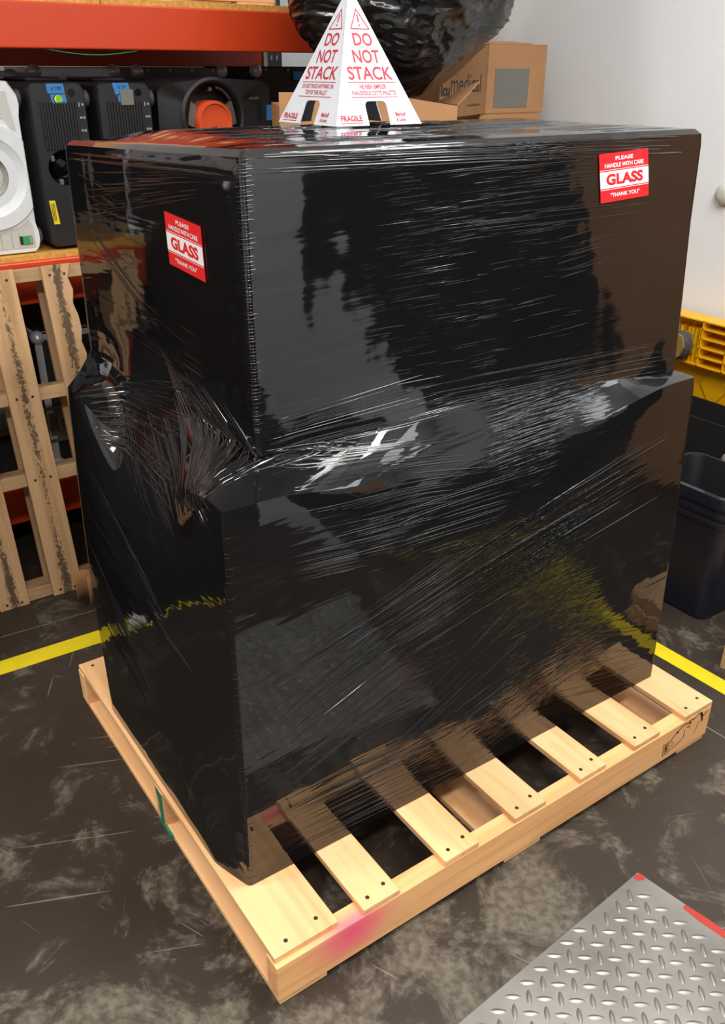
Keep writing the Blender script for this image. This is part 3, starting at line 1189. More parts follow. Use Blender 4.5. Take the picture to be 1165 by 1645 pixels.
# white projector standing on end, half out of frame
wp = empty('projector', (0.238, 1.915, SHELF - .0), (0, 0, 0), 'white projector standing on end with a large round lens ring', 'projector', 'projectors on the middle shelf')
a0, a1, hh2 = -0.17, 0.087, 0.470
hc = (-0.040, 0.222)
ol = [(a0, .03), (a0 + .02, .0), (a1 - .018, .0), (a1, .020), (a1, .060), (a1 - .006, .066), (a1 - .006, hh2 - .066), (a1 - .0, hh2 - .060), (a1 - .0, hh2 - .040), (a1 - .026, hh2), (a0 + .026, hh2), (a0, hh2 - .03)]
outer = radial(ol, hc)
hole = circ(hc, 0.062)
inset = radial([(hc[0] + (u - hc[0]) * .965, hc[1] + (v - hc[1]) * .975) for u, v in ol], hc)
n = len(outer)
m = MB()
m.ring_plate(inset, hole, 0.0)
m.add([(u, 0.0, v) for u, v in inset] + [(u, 0.012, v) for u, v in outer] + [(u, 0.5, v) for u, v in outer],
      [(i, (i + 1) % n, n + (i + 1) % n, n + i) for i in range(n)] + [(n + i, n + (i + 1) % n, 2 * n + (i + 1) % n, 2 * n + i) for i in range(n)] + [tuple(range(2 * n, 3 * n))])
m.add([(u, 0.0, v) for u, v in hole] + [(u, 0.09, v) for u, v in hole], [(i, (i + 1) % n, n + (i + 1) % n, n + i) for i in range(n)] + [tuple(range(n, 2 * n))])
m.obj('body', M['white_plastic'], wp, smooth=30)
# raised round lens ring, clipped by the body side
ringo = radial([(a0 + .01, -.1), (a1 - .008, -.1), (a1 - .008, .6), (a0 + .01, .6)], hc)
ringo = [(u, v) if math.hypot(u - hc[0], v - hc[1]) < .152 else (hc[0] + (u - hc[0]) * .152 / math.hypot(u - hc[0], v - hc[1]), hc[1] + (v - hc[1]) * .152 / math.hypot(u - hc[0], v - hc[1])) for u, v in ringo]
r2 = [(hc[0] + (u - hc[0]) * .965, hc[1] + (v - hc[1]) * .965) for u, v in ringo]
m = MB()
ci = circ(hc, 0.112)
ci2 = circ(hc, 0.106)
ci3 = circ(hc, 0.064)
m.add([(u, 0.0, v) for u, v in ringo] + [(u, -.008, v) for u, v in r2] + [(u, -.008, v) for u, v in ci] + [(u, -.003, v) for u, v in ci2] + [(u, .004, v) for u, v in ci3],
      [(j * n + i, j * n + (i + 1) % n, (j + 1) * n + (i + 1) % n, (j + 1) * n + i) for j in range(4) for i in range(n)])
m.obj('lens_ring', M['white_plastic'], wp, smooth=35)
m = MB()
m.lathe([(0.060, .0), (0.060, .02), (0.050, .024), (0.049, .012), (0.040, .010), (0.038, .03)], 56, (hc[0], 0, hc[1]))
m.obj('lens_collar', M['pale_plastic'], wp, smooth=35)
m = MB()
m.lathe([(0.038, .03), (0.034, .012), (0.028, .016), (0.020, .028), (0.001, .024)], 48, (hc[0], 0, hc[1]))
m.obj('lens', M['black_gloss'], wp, smooth=40)
m = MB()
m.prism([(a0 + .02, .385), (.030, .385), (.048, .345), (.064, .34), (.050, hh2 - .026), (a0 + .02, hh2 - .026)], -.0015, .002, axis='y')
pn = m.obj('upper_panel', M['pale_plastic'], wp)
m = MB()
m.prism([(a0 + .02, .385), (.020, .385), (.028, .372), (.012, hh2 - .034), (a0 + .02, hh2 - .034)], -.003, .0, axis='y')
m.obj('vent_screen', M['grey_plastic'], pn)
m = MB()
m.prism([(a0 + .02, .018), (.068, .018), (.068, .082), (.058, .098), (.03, .078), (a0 + .02, .066)], -.0015, .002, axis='y')
pn = m.obj('lower_panel', M['pale_plastic'], wp)
for q in (-.06, -.03, 0.0, .022):
    m = MB()
    m.box(q, q + .0012, -.0022, 0, .02, .064)
    m.obj('groove', M['grey_plastic'], pn)
lb = flat(wp, 'serial_label', M['ink'], .024, .060, .028, .052, y=-.002)
flat(lb, 'green_band', M['green_label'], .032, .050, .028, .052, y=-.0036)
flat(lb, 'bar_strip', M['grey_plastic'], .051, .059, .030, .051, y=-.0036)
for zz in (hh2 - .045, .045):
    m = MB()
    m.lathe([(0.020, 0), (0.024, .003), (0.024, .012), (0.018, .016)], 24, (a1 - .004, 0.04, zz), axis='x', cap1=True)
    m.obj('foot', M['grey_rubber'], wp, smooth=40)

# ================================================================== ROAD CASES
def road_case(x0, x1, y0, y1, z0, z1, label, body, edge_r=.012, latches=(), group=None, edge=None):
    root = empty('road_case', ((x0 + x1) / 2, y0, z0), (0, 0, 0), label, 'case', group)
    edge = edge or M['aluminium']
    w, d, hgt = (x1 - x0) / 2, y1 - y0, z1 - z0
    m = MB()
    m.box(-w + .004, w - .004, .004, d - .004, .004, hgt - .004)
    m.obj('body', body, root)
    m = MB()
    e = .022
    for zz in (0, hgt - e):
        m.box(-w, w, 0, e * .5, zz, zz + e)
        m.box(-w, -w + e * .5, 0, d, zz, zz + e)
        m.box(w - e * .5, w, 0, d, zz, zz + e)
        m.box(-w, w, d - e * .5, d, zz, zz + e)
    for xx in (-w, w - e):
        m.box(xx, xx + e, 0, e * .5, 0, hgt)
    m.box(-w, w, 0, e, hgt - .003, hgt)
    m.obj('edge_profile', edge, root)
    for sx in (-1, 1):
        for zz in (.014, hgt - .014):
            m = MB()
            m.lathe([(0.001, -.022), (0.014, -.018), (0.022, -.006), (0.023, .006), (0.016, .02)], 16, (sx * (w - .012), 0.006, zz), axis='y', cap1=True)
            m.obj('ball_corner', M['aluminium'], root, smooth=60)
    m = MB()
    k = max(3, int(w * 2 / .075))
    for i in range(k):
        m.lathe([(0.004, 0), (0.0035, -.0025), (0.001, -.003)], 8, (-w + .05 + i * (2 * w - .1) / (k - 1), 0.0, hgt - .011), axis='y')
    tag(m.obj('rivet', M['steel'], root), kind='stuff')
    for lx, lz in latches:
        m = MB()
        for q in rrect(lx - .052, lx + .052, lz - .062, lz + .062, .012)[0:1]:
            pass
        o_, i_ = rrect(lx - .052, lx + .052, lz - .062, lz + .062, .012), rrect(lx - .042, lx + .042, lz - .052, lz + .052, .008)
        nn = len(o_)
        m.add([(u, -.004, v) for u, v in o_] + [(u, -.004, v) for u, v in i_] + [(u, .002, v) for u, v in i_] + [(u, .003, v) for u, v in o_],
              [(i, (i + 1) % nn, nn + (i + 1) % nn, nn + i) for i in range(nn)] + [(nn + i, nn + (i + 1) % nn, 2 * nn + (i + 1) % nn, 2 * nn + i) for i in range(nn)] +
              [(i, 3 * nn + i, 3 * nn + (i + 1) % nn, (i + 1) % nn) for i in range(nn)] + [tuple(range(2 * nn, 3 * nn))])
        m.box(lx - .03, lx + .03, -.003, .002, lz - .04, lz + .04, .003)
        lt = m.obj('latch', M['dull_metal'], root)
        m = MB()
        m.box(lx - .006, lx + .006, -.014, -.002, lz - .028, lz + .028, .003)
        m.obj('latch_handle', M['steel'], lt)
    return root


road_case(-0.30, 0.47, 2.45, 2.66, SHELF, 1.466, 'dark road case with a silver corner behind the white projector', M['case_black'])
road_case(0.495, 0.79, 2.35, 2.66, SHELF, 1.480, 'silver-fronted road case behind the two upright black projectors', M['aluminium'])
road_case(0.85, 1.20, 2.35, 2.66, SHELF, 1.481, 'dull purple-grey road case with a riveted edge behind the wide projector', M['case_grey'], edge=M['case_grey'])
c4 = road_case(1.265, 1.55, 2.25, 2.66, SHELF, 1.485, 'black road case with blue tape between the rack post and the white sign', M['case_black'], edge=M['case_black'])
m = MB()
m.box(.022, .062, -.003, .001, .466, .494)
m.obj('tape', M['blue_tape'], c4)
road_case(-0.78, -0.33, 1.97, 2.55, SHELF, 1.40, 'black road case left of the white projector', M['case_black'])
road_case(-1.05, -0.31, 1.27, 1.80, 0.0, 1.22, 'unseen tall black road case added to darken the film reflection, left of the leaning pallet', M['case_black'], edge=M['case_black'])  # unseen case, added to darken what the film's left side mirrors
LOW = 0.257
road_case(-0.41, 0.215, 1.95, 2.5, LOW, 0.71, 'black road case with recessed latches on the bottom shelf, behind the leaning pallet', M['case_black'], latches=((.23, .215),))
road_case(0.262, 0.80, 1.95, 2.5, LOW, 0.72, 'black latched road case on the bottom shelf, behind the right edge of the leaning pallet', M['case_black'], latches=((-.235, .155),))
road_case(-1.10, -0.47, 1.95, 2.5, LOW, 0.74, 'black road case farthest left on the bottom shelf', M['case_black'], latches=((.1, .22),))

# ================================================================== WRAPPED LOAD
load = empty('wrapped_load', (0, 0, 0), (0, 0, 0),
             'huge stack of boxes wrapped in glossy black stretch film, standing on the pale pallet', 'load')
ZB = PH + .0011
# rings: corners A near-left, B near-right, C far-right, D far-left
RINGS = [
    ((.038, .165, ZB), (1.176, .147, ZB), (1.16, .82, ZB), (.010, .800, ZB)),
    ((.040, .166, .50), (1.172, .156, .50), (1.158, .83, .50), (.016, .818, .50)),
    ((.042, .167, .80), (1.166, .168, .80), (1.155, .835, .80), (.026, .830, .80)),
    ((.043, .169, .875), (1.166, .172, .875), (1.152, .838, .875), (.030, .836, .875)),
    ((.0445, .171, .898), (1.166, .176, .896), (1.15, .84, .897), (.033, .838, .905)),   # lip of the lower boxes
    ((.110, .232, .904), (1.160, .198, .899), (1.16, .93, .90), (.09, .93, .905)),
    ((.168, .288, .910), (1.156, .220, .900), (1.185, 1.02, .91), (.157, 1.050, .910)),   # foot of the upper box
    ((.1685, .291, .960), (1.168, .232, .960), (1.19, 1.028, .96), (.158, 1.054, .960)),
    ((.168, .290, 1.05), (1.182, .248, 1.05), (1.195, 1.03, 1.05), (.160, 1.054, 1.05)),
    ((.166, .288, 1.20), (1.200, .272, 1.20), (1.20, 1.03, 1.20), (.161, 1.052, 1.20)),
    ((.165, .287, 1.345), (1.210, .285, 1.345), (1.20, 1.03, 1.325), (.161, 1.047, 1.32)),
    ((.168, .290, 1.368), (1.209, .288, 1.366), (1.20, 1.028, 1.340), (.163, 1.044, 1.338)),
    ((.178, .300, 1.3775), (1.200, .298, 1.375), (1.19, 1.018, 1.349), (.173, 1.034, 1.347)),
]


def ring_at(level):
    i = min(int(level), len(RINGS) - 2)
    f = level - i
    return [Vector(RINGS[i][k]).lerp(Vector(RINGS[i + 1][k]), f) for k in range(4)]


NS = [150, 70, 60, 100]


def side_samples(n_):
    """sample positions along one side, with extra ones on the rounded corners"""
    e = [0, .0012, .0024, .0036, .0048, .0062, .009]
    m_ = n_ - 13
    return e + [.009 + .982 * i / (m_ + 1) for i in range(1, m_ + 1)] + [1 - q for q in e[:0:-1]]


SAMP = [side_samples(k) for k in NS]


def load_point(level, side, s):
    """point on the film: level along the ring list, side 0 front 1 right 2 back 3 left, s 0..1 along it"""
    R_ = ring_at(level)
    p = R_[side].lerp(R_[(side + 1) % 4], s)
    # between the lip and the upper box the film hangs in a smooth curve away from the corners
    if 1.7 < level < 7.6:
        lo, hi = ring_at(1.7), ring_at(7.6)
        a = lo[side].lerp(lo[(side + 1) % 4], s)
        c = hi[side].lerp(hi[(side + 1) % 4], s)
        t = (level - 1.7) / 5.9
        z = a.z + (c.z - a.z) * t
        u = t
        k = 6 * u ** 5 - 15 * u ** 4 + 10 * u ** 3
        if side == 0:
            q = Vector((p.x, a.y + (c.y - a.y) * (k * .45 + u * .55), z))
        elif side == 3:
            q = Vector((a.x + (c.x - a.x) * (k * .6 + u * .4), a.y + (c.y - a.y) * k, z))
        else:
            q = a.lerp(c, k)
            q.z = z
        e = min(s, 1 - s)
        wgt = max(0, min(1, (e - 0.05) / 0.33))
        wgt = wgt * wgt * (3 - 2 * wgt)
        p = p.lerp(q, wgt)
    # bow of the film on the lower left side: it clears the deck's near corner in a chamfer
    if side == 3 and level < 2.0:
        y = p.y
        d = 0.010 - p.x
        kk = max(0, min(1, (y - .165) / (.088 + .5 * min(1, level))))
        kk = kk if level < .02 else kk * kk * (3 - 2 * kk)
        amt = (1 - level / 2.0)
        p.x += d * kk * amt
    # slackness
    n_ = noise.noise(Vector((p.x * 3.1, p.y * 3.1, p.z * 2.3)))
    amp = .004 * min(1, min(s, 1 - s) / .12) * (1 if level > .15 else level / .15) * (1 if level < 10 else max(0, 12 - level) / 2)
    nx = (0, -1, 0) if side == 0 else (1, 0, 0) if side == 1 else (0, 1, 0) if side == 2 else (-1, 0, 0)
    p += Vector(nx) * n_ * amp
    return p


levels = []
for i, cnt in enumerate([22, 18, 6, 4, 8, 8, 6, 8, 14, 14, 4, 3]):
    levels += [i + k / cnt for k in range(cnt)]
levels.append(len(RINGS) - 1.0)
verts, faces = [], []
TOT = sum(NS)
for lv in levels:
    for side in range(4):
        for k in range(NS[side]):
            q = load_point(lv, side, SAMP[side][k])
            # fillet: pull the points next to a corner inward along both sides
            R_ = ring_at(lv)
            rad = .007
            s_ = SAMP[side][k]
            ln = (R_[(side + 1) % 4] - R_[side]).length
            for dd, own, oth in ((s_ * ln, side, (side + 3) % 4), ((1 - s_) * ln, (side + 1) % 4, (side + 2) % 4)):
                if dd < rad:
                    far = R_[(side + 1) % 4] if own == side else R_[side]
                    U_ = (far - R_[own])
                    V_ = (R_[oth] - R_[own])
                    U_.z = V_.z = 0
                    U_.normalize()
                    V_.normalize()
                    ph = (1 - dd / rad) * pi / 4
                    q = q + U_ * (rad - rad * sin(ph) - dd) + V_ * (rad * (1 - cos(ph)))
            verts.append(q)
for j in range(len(levels) - 1):
    for k in range(TOT):
        faces.append((j * TOT + k, j * TOT + (k + 1) % TOT, (j + 1) * TOT + (k + 1) % TOT, (j + 1) * TOT + k))
# top sheet: rings drawn in toward the middle
last = verts[-TOT:]
cen = Vector((.69, .66, 0))


def top_z(x, y):
    t = max(0, min(1, (y - .72) / .34))
    t = t * t * (3 - 2 * t)
    return 1.3785 - .030 * t + .0016 * noise.noise(Vector((x * 5, y * 16, 0))) + .0009 * noise.noise(Vector((x * 9, y * 50, 2)))


prev = (len(levels) - 1) * TOT
for f in [.02, .05, .09, .14, .2, .27, .35, .44, .54, .65, .77, .88, .96]:
    base = len(verts)
    for p in last:
        q = Vector((p.x + (cen.x - p.x) * f, p.y + (cen.y - p.y) * f, 0))
        wz = min(1, f / .14)
        q.z = p.z * (1 - wz) + top_z(q.x, q.y) * wz
        verts.append(q)
    for k in range(TOT):
        faces.append((prev + k, prev + (k + 1) % TOT, base + (k + 1) % TOT, base + k))
    prev = base
faces.append(tuple(prev + k for k in range(TOT)))
# closed bottom
faces.append(tuple(range(TOT))[::-1])
film_me = bpy.data.meshes.new('stretch_film')
film_me.from_pydata([v[:] for v in verts], [], faces)
shade(film_me, 38)
film = mesh_obj('stretch_film', film_me, M['film'], load)
bvh = BVHTree.FromPolygons([v[:] for v in verts], faces[:-2])


# pulled wrinkles: slim raised pleats lying on the film
def pleat(mb, pts, width, height):
    """pts on the film with normals [(p,n)], tapered ridge"""
    m_ = len(pts)
    vs = []
    for i, (p, n_) in enumerate(pts):
        t = pts[min(i + 1, m_ - 1)][0] - pts[max(i - 1, 0)][0]
        if t.length < 1e-6:
            return
        side = n_.cross(t).normalized()
        f = math.sin(pi * (i + .02) / (m_ - 1 + .04)) ** .7
        w_ = width * (.25 + .75 * f)
        vs += [p - side * w_ - n_ * .0002, p + n_ * (height * f + .0001), p + side * w_ - n_ * .0002]
    fs = []
    for i in range(m_ - 1):
        a = i * 3
        fs += [(a, a + 3, a + 4, a + 1), (a + 1, a + 4, a + 5, a + 2)]
    mb.add(vs, fs)


def cast(side, a, z):
    if side == 'front':
        r = bvh.ray_cast(Vector((a, -.6, z)), Vector((0, 1, 0)))
    elif side == 'left':
        r = bvh.ray_cast(Vector((-.8, a, z)), Vector((1, 0, 0)))
    elif side == 'top':
        r = bvh.ray_cast(Vector((a, z, 2.0)), Vector((0, 0, -1)))
    if r[0] is None:
        return None
    n_ = r[1]
    if (side == 'front' and n_.y > 0) or (side == 'left' and n_.x > 0) or (side == 'top' and n_.z < 0):
        n_ = -n_
    return r[0], n_


wr = MB()
rr_ = random.Random(21)


def bundle(side, p0, p1, q0, q1, count, wid=(.0008, .002), hgt=(.35, .7), span=(.25, .9), jit=.006, bow=0.0, mb=wr):
    """pleats running from somewhere on segment p0-p1 to the matching spot on q0-q1 (coordinates on the side's plane)"""
    for i in range(count):
        u = rr_.random()
        a = Vector(p0).lerp(Vector(p1), u)
        c = Vector(q0).lerp(Vector(q1), max(0, min(1, u + rr_.uniform(-.06, .06))))
        L_ = rr_.uniform(*span)
        s0 = rr_.uniform(0, 1 - L_)
        pts = []
        nseg = 7
        jx_, jz_ = rr_.uniform(-jit, jit), rr_.uniform(-jit, jit)
        for k in range(nseg):
            t = s0 + L_ * k / (nseg - 1)
            v = a.lerp(c, t)
            v = v + Vector((jx_, jz_ + bow * sin(pi * t)))
            h_ = cast(side, v.x, v.y)
            if h_ is None:
                pts = []
                break
            pts.append(h_)
        if len(pts) < 3:
            continue
        w_ = rr_.uniform(*wid)
        pleat(mb, pts, w_, w_ * rr_.uniform(*hgt) * (1.7 if rr_.random() < .3 else 1.0))


B = bundle
# fan from the near corner notch across the front
B('front', (.11, .960), (.11, .905), (.50, 1.000), (.66, .93), 60, span=(.2, .7), jit=.004)
B('front', (.13, .925), (.12, .895), (.52, .90), (.62, .82), 40, span=(.25, .8), jit=.004)
# flat, near-level pulls below it
B('front', (.145, .880), (.135, .740), (.62, .82), (.37, .72), 60, span=(.25, .85))
B('front', (.30, .80), (.28, .70), (.72, .80), (.60, .68), 30, span=(.3, .8))
# the long diagonal band up to the right corner
B('front', (.26, .610), (.26, .470), (1.135, .800), (1.160, .640), 70, span=(.25, .85), wid=(.0010, .0028), hgt=(.45, .9))
B('front', (.10, .560), (.09, .545), (1.145, .815), (1.146, .806), 5, span=(.8, .98), wid=(.0014, .0024), hgt=(.5, .8))
B('front', (.060, .567), (.055, .440), (.70, .76), (.66, .58), 34, span=(.25, .8), wid=(.0010, .0026), hgt=(.45, .9))
# steep pulls low on the left of the front
B('front', (.10, .500), (.09, .300), (.40, .640), (.46, .430), 46, span=(.25, .85), wid=(.0010, .0028), hgt=(.45, .9))
B('front', (.30, .330), (.30, .200), (.72, .60), (.78, .42), 24, span=(.2, .6), wid=(.0006, .0014))
# along the bottom edge
B('front', (.075, .300), (.085, .150), (.48, .300), (.60, .125), 60, span=(.25, .8), wid=(.0007, .0018))
B('front', (.80, .420), (.80, .200), (1.15, .330), (1.15, .125), 55, span=(.2, .6), wid=(.0006, .0014))
B('front', (.45, .300), (.55, .140), (.85, .42), (.95, .26), 40, span=(.2, .6), wid=(.0006, .0013))
# upper box: short level pulls in the middle, bands under the top edge
B('front', (.36, 1.33), (.36, .98), (.92, 1.345), (.90, .985), 110, span=(.06, .22), wid=(.0005, .0012))
B('front', (.42, 1.34), (.42, 1.22), (1.12, 1.350), (1.08, 1.22), 50, span=(.15, .45), wid=(.0006, .0016))
B('front', (.18, 1.372), (.18, 1.350), (1.19, 1.368), (1.19, 1.335), 60, span=(.1, .5), wid=(.0010, .0026))
B('front', (.80, 1.20), (.80, 1.12), (1.04, 1.225), (1.04, 1.15), 14, span=(.2, .6), wid=(.0006, .0014))
B('front', (.40, .98), (.40, .93), (1.15, .97), (1.15, .90), 40, span=(.15, .5), wid=(.0006, .0016))
# left side: pulls running down from the far corner to the near edge
B('left', (.60, .985), (.42, .955), (.235, .835), (.19, .88), 80, span=(.2, .7), wid=(.0014, .0034), hgt=(.5, 1.0))
B('left', (.82, .915), (.80, .840), (.50, .990), (.40, .800), 70, span=(.2, .7), wid=(.0010, .0028), hgt=(.5, 1.1))
B('left', (.70, 1.02), (.42, .985), (.30, .80), (.19, .87), 50, span=(.25, .7), wid=(.0012, .003), hgt=(.8, 1.3))
B('left', (.80, .900), (.60, .93), (.40, .70), (.25, .80), 60, span=(.2, .8), wid=(.0008, .002))
B('left', (.82, .820), (.80, .600), (.45, .60), (.30, .50), 90, span=(.2, .7), wid=(.0008, .002))
B('left', (.81, .600), (.80, .400), (.52, .40), (.40, .26), 60, span=(.2, .6), wid=(.0007, .0016))
B('left', (.22, .260), (.26, .130), (.170, .170), (.172, .125), 16, span=(.5, .95), wid=(.0007, .0014))
B('left', (1.0, 1.30), (.98, 1.20), (.40, 1.345), (.40, 1.30), 45, span=(.1, .4), wid=(.0006, .0016))
B('left', (.80, 1.10), (.78, .98), (.46, 1.06), (.45, .97), 50, span=(.15, .45), wid=(.0006, .0014))
B('left', (1.0, 1.30), (1.0, 1.15), (.70, 1.28), (.70, 1.10), 40, span=(.1, .4), wid=(.0006, .0014))
# overlapping film edges
B('left', (1.04, 1.322), (1.04, 1.312), (.295, 1.352), (.295, 1.340), 4, span=(.85, .98), wid=(.0014, .0022), hgt=(.5, .8))
B('left', (.98, 1.20), (.98, 1.18), (.62, 1.06), (.62, 1.04), 3, span=(.7, .95), wid=(.0012, .002), hgt=(.5, .8))
B('front', (.178, 1.350), (.178, 1.345), (1.19, 1.340), (1.19, 1.330), 4, span=(.8, .98), wid=(.0014, .0024), hgt=(.5, .8))


# puckers where the film is pulled round the near vertical corner
def pucker(z, n_pts, reach, wid):
    d_ = Vector((1, 1, 0)).normalized()
    l_ = Vector((1, -1, 0)).normalized()
    mid_ = Vector((.165, .287, z)) if z > .93 else Vector((.041, .167, z))
    pts = []
    for i in range(n_pts):
        o_ = (i / (n_pts - 1) - .5) * 2 * reach
        r_ = bvh.ray_cast(mid_ - d_ * .2 + l_ * o_ + Vector((0, 0, o_ * .12)), d_)
        if r_[0] is None:
            return
        n2 = r_[1]
        if n2.dot(d_) > 0:
            n2 = -n2
        pts.append((r_[0], n2))
    pleat(wr, pts, wid, wid * rr_.uniform(.7, 1.1))


zc = .955
while zc < 1.365:
    pucker(zc, 9, rr_.uniform(.006, .016), rr_.uniform(.0008, .0016))
    zc += rr_.uniform(.003, .007)
zc = .125
while zc < .86:
    pucker(zc, 9, rr_.uniform(.005, .012), rr_.uniform(.0007, .0013))
    zc += rr_.uniform(.006, .030)
# top sheet
B('top', (.20, .33), (.20, 1.0), (1.18, .32), (1.18, 1.0), 110, span=(.05, .3), wid=(.001, .003))
wrk = wr.obj('film_wrinkle', M['film'], load, smooth=180)
tag(wrk, kind='stuff')


# warning labels stuck on the film
def glass_label(frame, w, h, name, lbl, parent):
    m = MB()
    quad(m, frame, 0, w, 0, h, lift=.0016, thick=.0008)
    lab = m.obj('glass_label', M['sticker_red'], parent)
    lab['label'] = lbl
    m = MB()
    quad(m, frame, 0, w, h * .29, h * .63, lift=.0019, thick=.0002)
    m.obj('white_panel', M['sticker_white'], lab)
    m = MB()
    quad(m, frame, 0, w, h * .655, h * .665, lift=.0019)
    quad(m, frame, 0, w, h * .257, h * .267, lift=.0019)
    put_text(m, 'PLEASE', frame, w * .32, w * .68, h * .845, h * .925, lift=.0020, bold=.02)
    put_text(m, 'HANDLE WITH CARE', frame, w * .10, w * .90, h * .705, h * .795, lift=.0020, bold=.02)
    put_text(m, '"THANK YOU"', frame, w * .20, w * .80, h * .095, h * .180, lift=.0020, bold=.02)
    m.obj('white_lettering', M['sticker_white'], lab)
    m = MB()
    put_text(m, 'GLASS', frame, w * .12, w * .88, h * .345, h * .580, lift=.0022, bold=.045)
    m.obj('red_lettering', M['sticker_red'], lab)
    return lab


def on_film(side, a, z):
    p, n_ = cast(side, a, z)
    return p


def label_frame(side, bl, br, tl):
    o_, x_, y_ = (on_film(side, *q) for q in (bl, br, tl))
    U = (x_ - o_)
    w_ = U.length
    U.normalize()
    V = (y_ - o_)
    h_ = V.length
    V.normalize()
    W = U.cross(V).normalized()
    return (o_ + W * .001, U, V, W), w_, h_


fr_, w_, h_ = label_frame('front', (.9155, 1.255), (1.0525, 1.2605), (.9015, 1.3405))
glass_label(fr_, w_, h_, 'a', 'red and white GLASS label on the long front side, upper right', load)
fr_, w_, h_ = label_frame('left', (.558, 1.180), (.425, 1.172), (.560, 1.266))
glass_label(fr_, w_, h_, 'b', 'red and white GLASS label on the narrow left side', load)

# ================================================================== DO NOT STACK SIGN
S_, HS = 0.209, 0.2374
sign = empty('warning_sign', (.5467, .6200, 1.3812), (0, 0, radians(1.3)),
             'white pyramid sign with red DO NOT STACK lettering, on top of the wrapped load', 'sign')
apex = Vector((S_ / 2, S_ / 2, HS))
cornr = [Vector((0, 0, 0)), Vector((S_, 0, 0)), Vector((S_, S_, 0)), Vector((0, S_, 0))]
for k in range(4):
    A_, B_ = cornr[k], cornr[(k + 1) % 4]
    U = (B_ - A_).normalized()
    mid = (A_ + B_) / 2
    V = (apex - mid)
    hs = V.length
    V.normalize()
    W = U.cross(V).normalized()
    frame = (mid, U, V, W)
    nw, nh, r = .026, .046, .010
    out = [(-S_ / 2, 0), (-nw, 0), (-nw, nh - r)]
    out += [(-nw + r - r * cos(radians(a)), nh - r + r * sin(radians(a))) for a in (30, 60, 90)]
    out += [(nw - r + r * sin(radians(a)), nh - r + r * cos(radians(a))) for a in (0, 30, 60, 90)]
    out += [(nw, 0), (S_ / 2, 0), (.003, hs - .003), (-.003, hs - .003)]
    m = MB()
    top_ = [mid + U * u + V * v for u, v in out]
    bot_ = [p - W * .0022 for p in top_]
    nn = len(out)
    # triangulated as two wings and a cap so that the notch stays open
    bm = bmesh.new()
    tv = [bm.verts.new(p) for p in top_]
    bv = [bm.verts.new(p) for p in bot_]
    bm.faces.new(tv)
    bm.faces.new(bv[::-1])
    for i in range(nn):
        bm.faces.new((tv[i], bv[i], bv[(i + 1) % nn], tv[(i + 1) % nn]))
    bmesh.ops.triangulate(bm, faces=[f for f in bm.faces if len(f.verts) > 4])
    bmesh.ops.recalc_face_normals(bm, faces=bm.faces[:])
    me = bpy.data.meshes.new('panel')
    bm.to_mesh(me)
    bm.free()
    pan = mesh_obj('panel', me, M['white_card'], sign)
    if k in (0, 3):
        fl = k == 0
        t_ = MB()
        cx_ = 0.003 if fl else -0.001
        lf = .0005
        put_text(t_, 'DO', frame, cx_ - .0225, cx_ + .0225, .150, .174, lf, bold=.016)
        put_text(t_, 'NOT', frame, cx_ - .032, cx_ + .032, .1175, .1425, lf, bold=.016)
        put_text(t_, 'STACK', frame, cx_ - .053, cx_ + .053, .086, .111, lf, bold=.016)
        quad(t_, frame, cx_ - .058, cx_ + .058, .0805, .0818, lf)
        quad(t_, frame, cx_ - .057, cx_ + .057, .0525, .0538, lf)
        if fl:
            put_text(t_, 'NE RIEN EMPILER', frame, cx_ - .032, cx_ + .032, .0690, .0775, lf, bold=.015)
            put_text(t_, 'PAR-DESSUS CETTE PALETTE', frame, cx_ - .053, cx_ + .053, .0570, .0655, lf, bold=.015)
        else:
            put_text(t_, 'DO NOT PLACE ANYTHING ON', frame, cx_ - .054, cx_ + .054, .0690, .0775, lf, bold=.015)
            put_text(t_, 'TOP OF THIS PALLET', frame, cx_ - .038, cx_ + .038, .0570, .0655, lf, bold=.015)
        put_text(t_, 'FRAGILE', frame, -.090, -.040, .0085, .0195, lf, bold=.03)
        quad(t_, frame, -.090, -.040, .0045, .0058, lf)
        put_text(t_, 'Merhoff', frame, .043, .068, .0155, .0245, lf, bold=.015)
        put_text(t_, '& Larkin_', frame, .043, .070, .0050, .0130, lf, bold=.015)
        # warning triangle with exclamation mark
        tri = [(cx_, .218), (cx_ - .0215, .1815), (cx_ + .0215, .1815)]
        stroke(t_, frame, tri + tri[:1], .0022, lf)
        stroke(t_, frame, [(cx_, .208), (cx_, .194)], .0030, lf)
        quad(t_, frame, cx_ - .0017, cx_ + .0017, .1865, .1898, lf)
        t_.obj('red_lettering', M['red_ink'], pan)
# taped front edge
m = MB()
e0, e1 = cornr[0], apex
d = (e1 - e0)
n1 = Vector((0, -1, .45)).normalized()
n2 = Vector((-1, 0, .45)).normalized()
pa = [e0 + d * t for t in (0.0, .33, .66, .985)]
for p, q in zip(pa[:-1], pa[1:]):
    du = Vector((.007, 0, 0))
    dv = Vector((0, .007, 0))
    m.add([p + n1 * .0006 + n2 * .0006, q + n1 * .0006 + n2 * .0006, q + du * .3 + n1 * .0006, p + du * .6 + n1 * .0006], [(0, 1, 2, 3)])
    m.add([p + n1 * .0006 + n2 * .0006, q + n1 * .0006 + n2 * .0006, q + dv * .3 + n2 * .0006, p + dv + n2 * .0006], [(0, 1, 2, 3)])
m.obj('corner_strip', M['white_card'], sign)

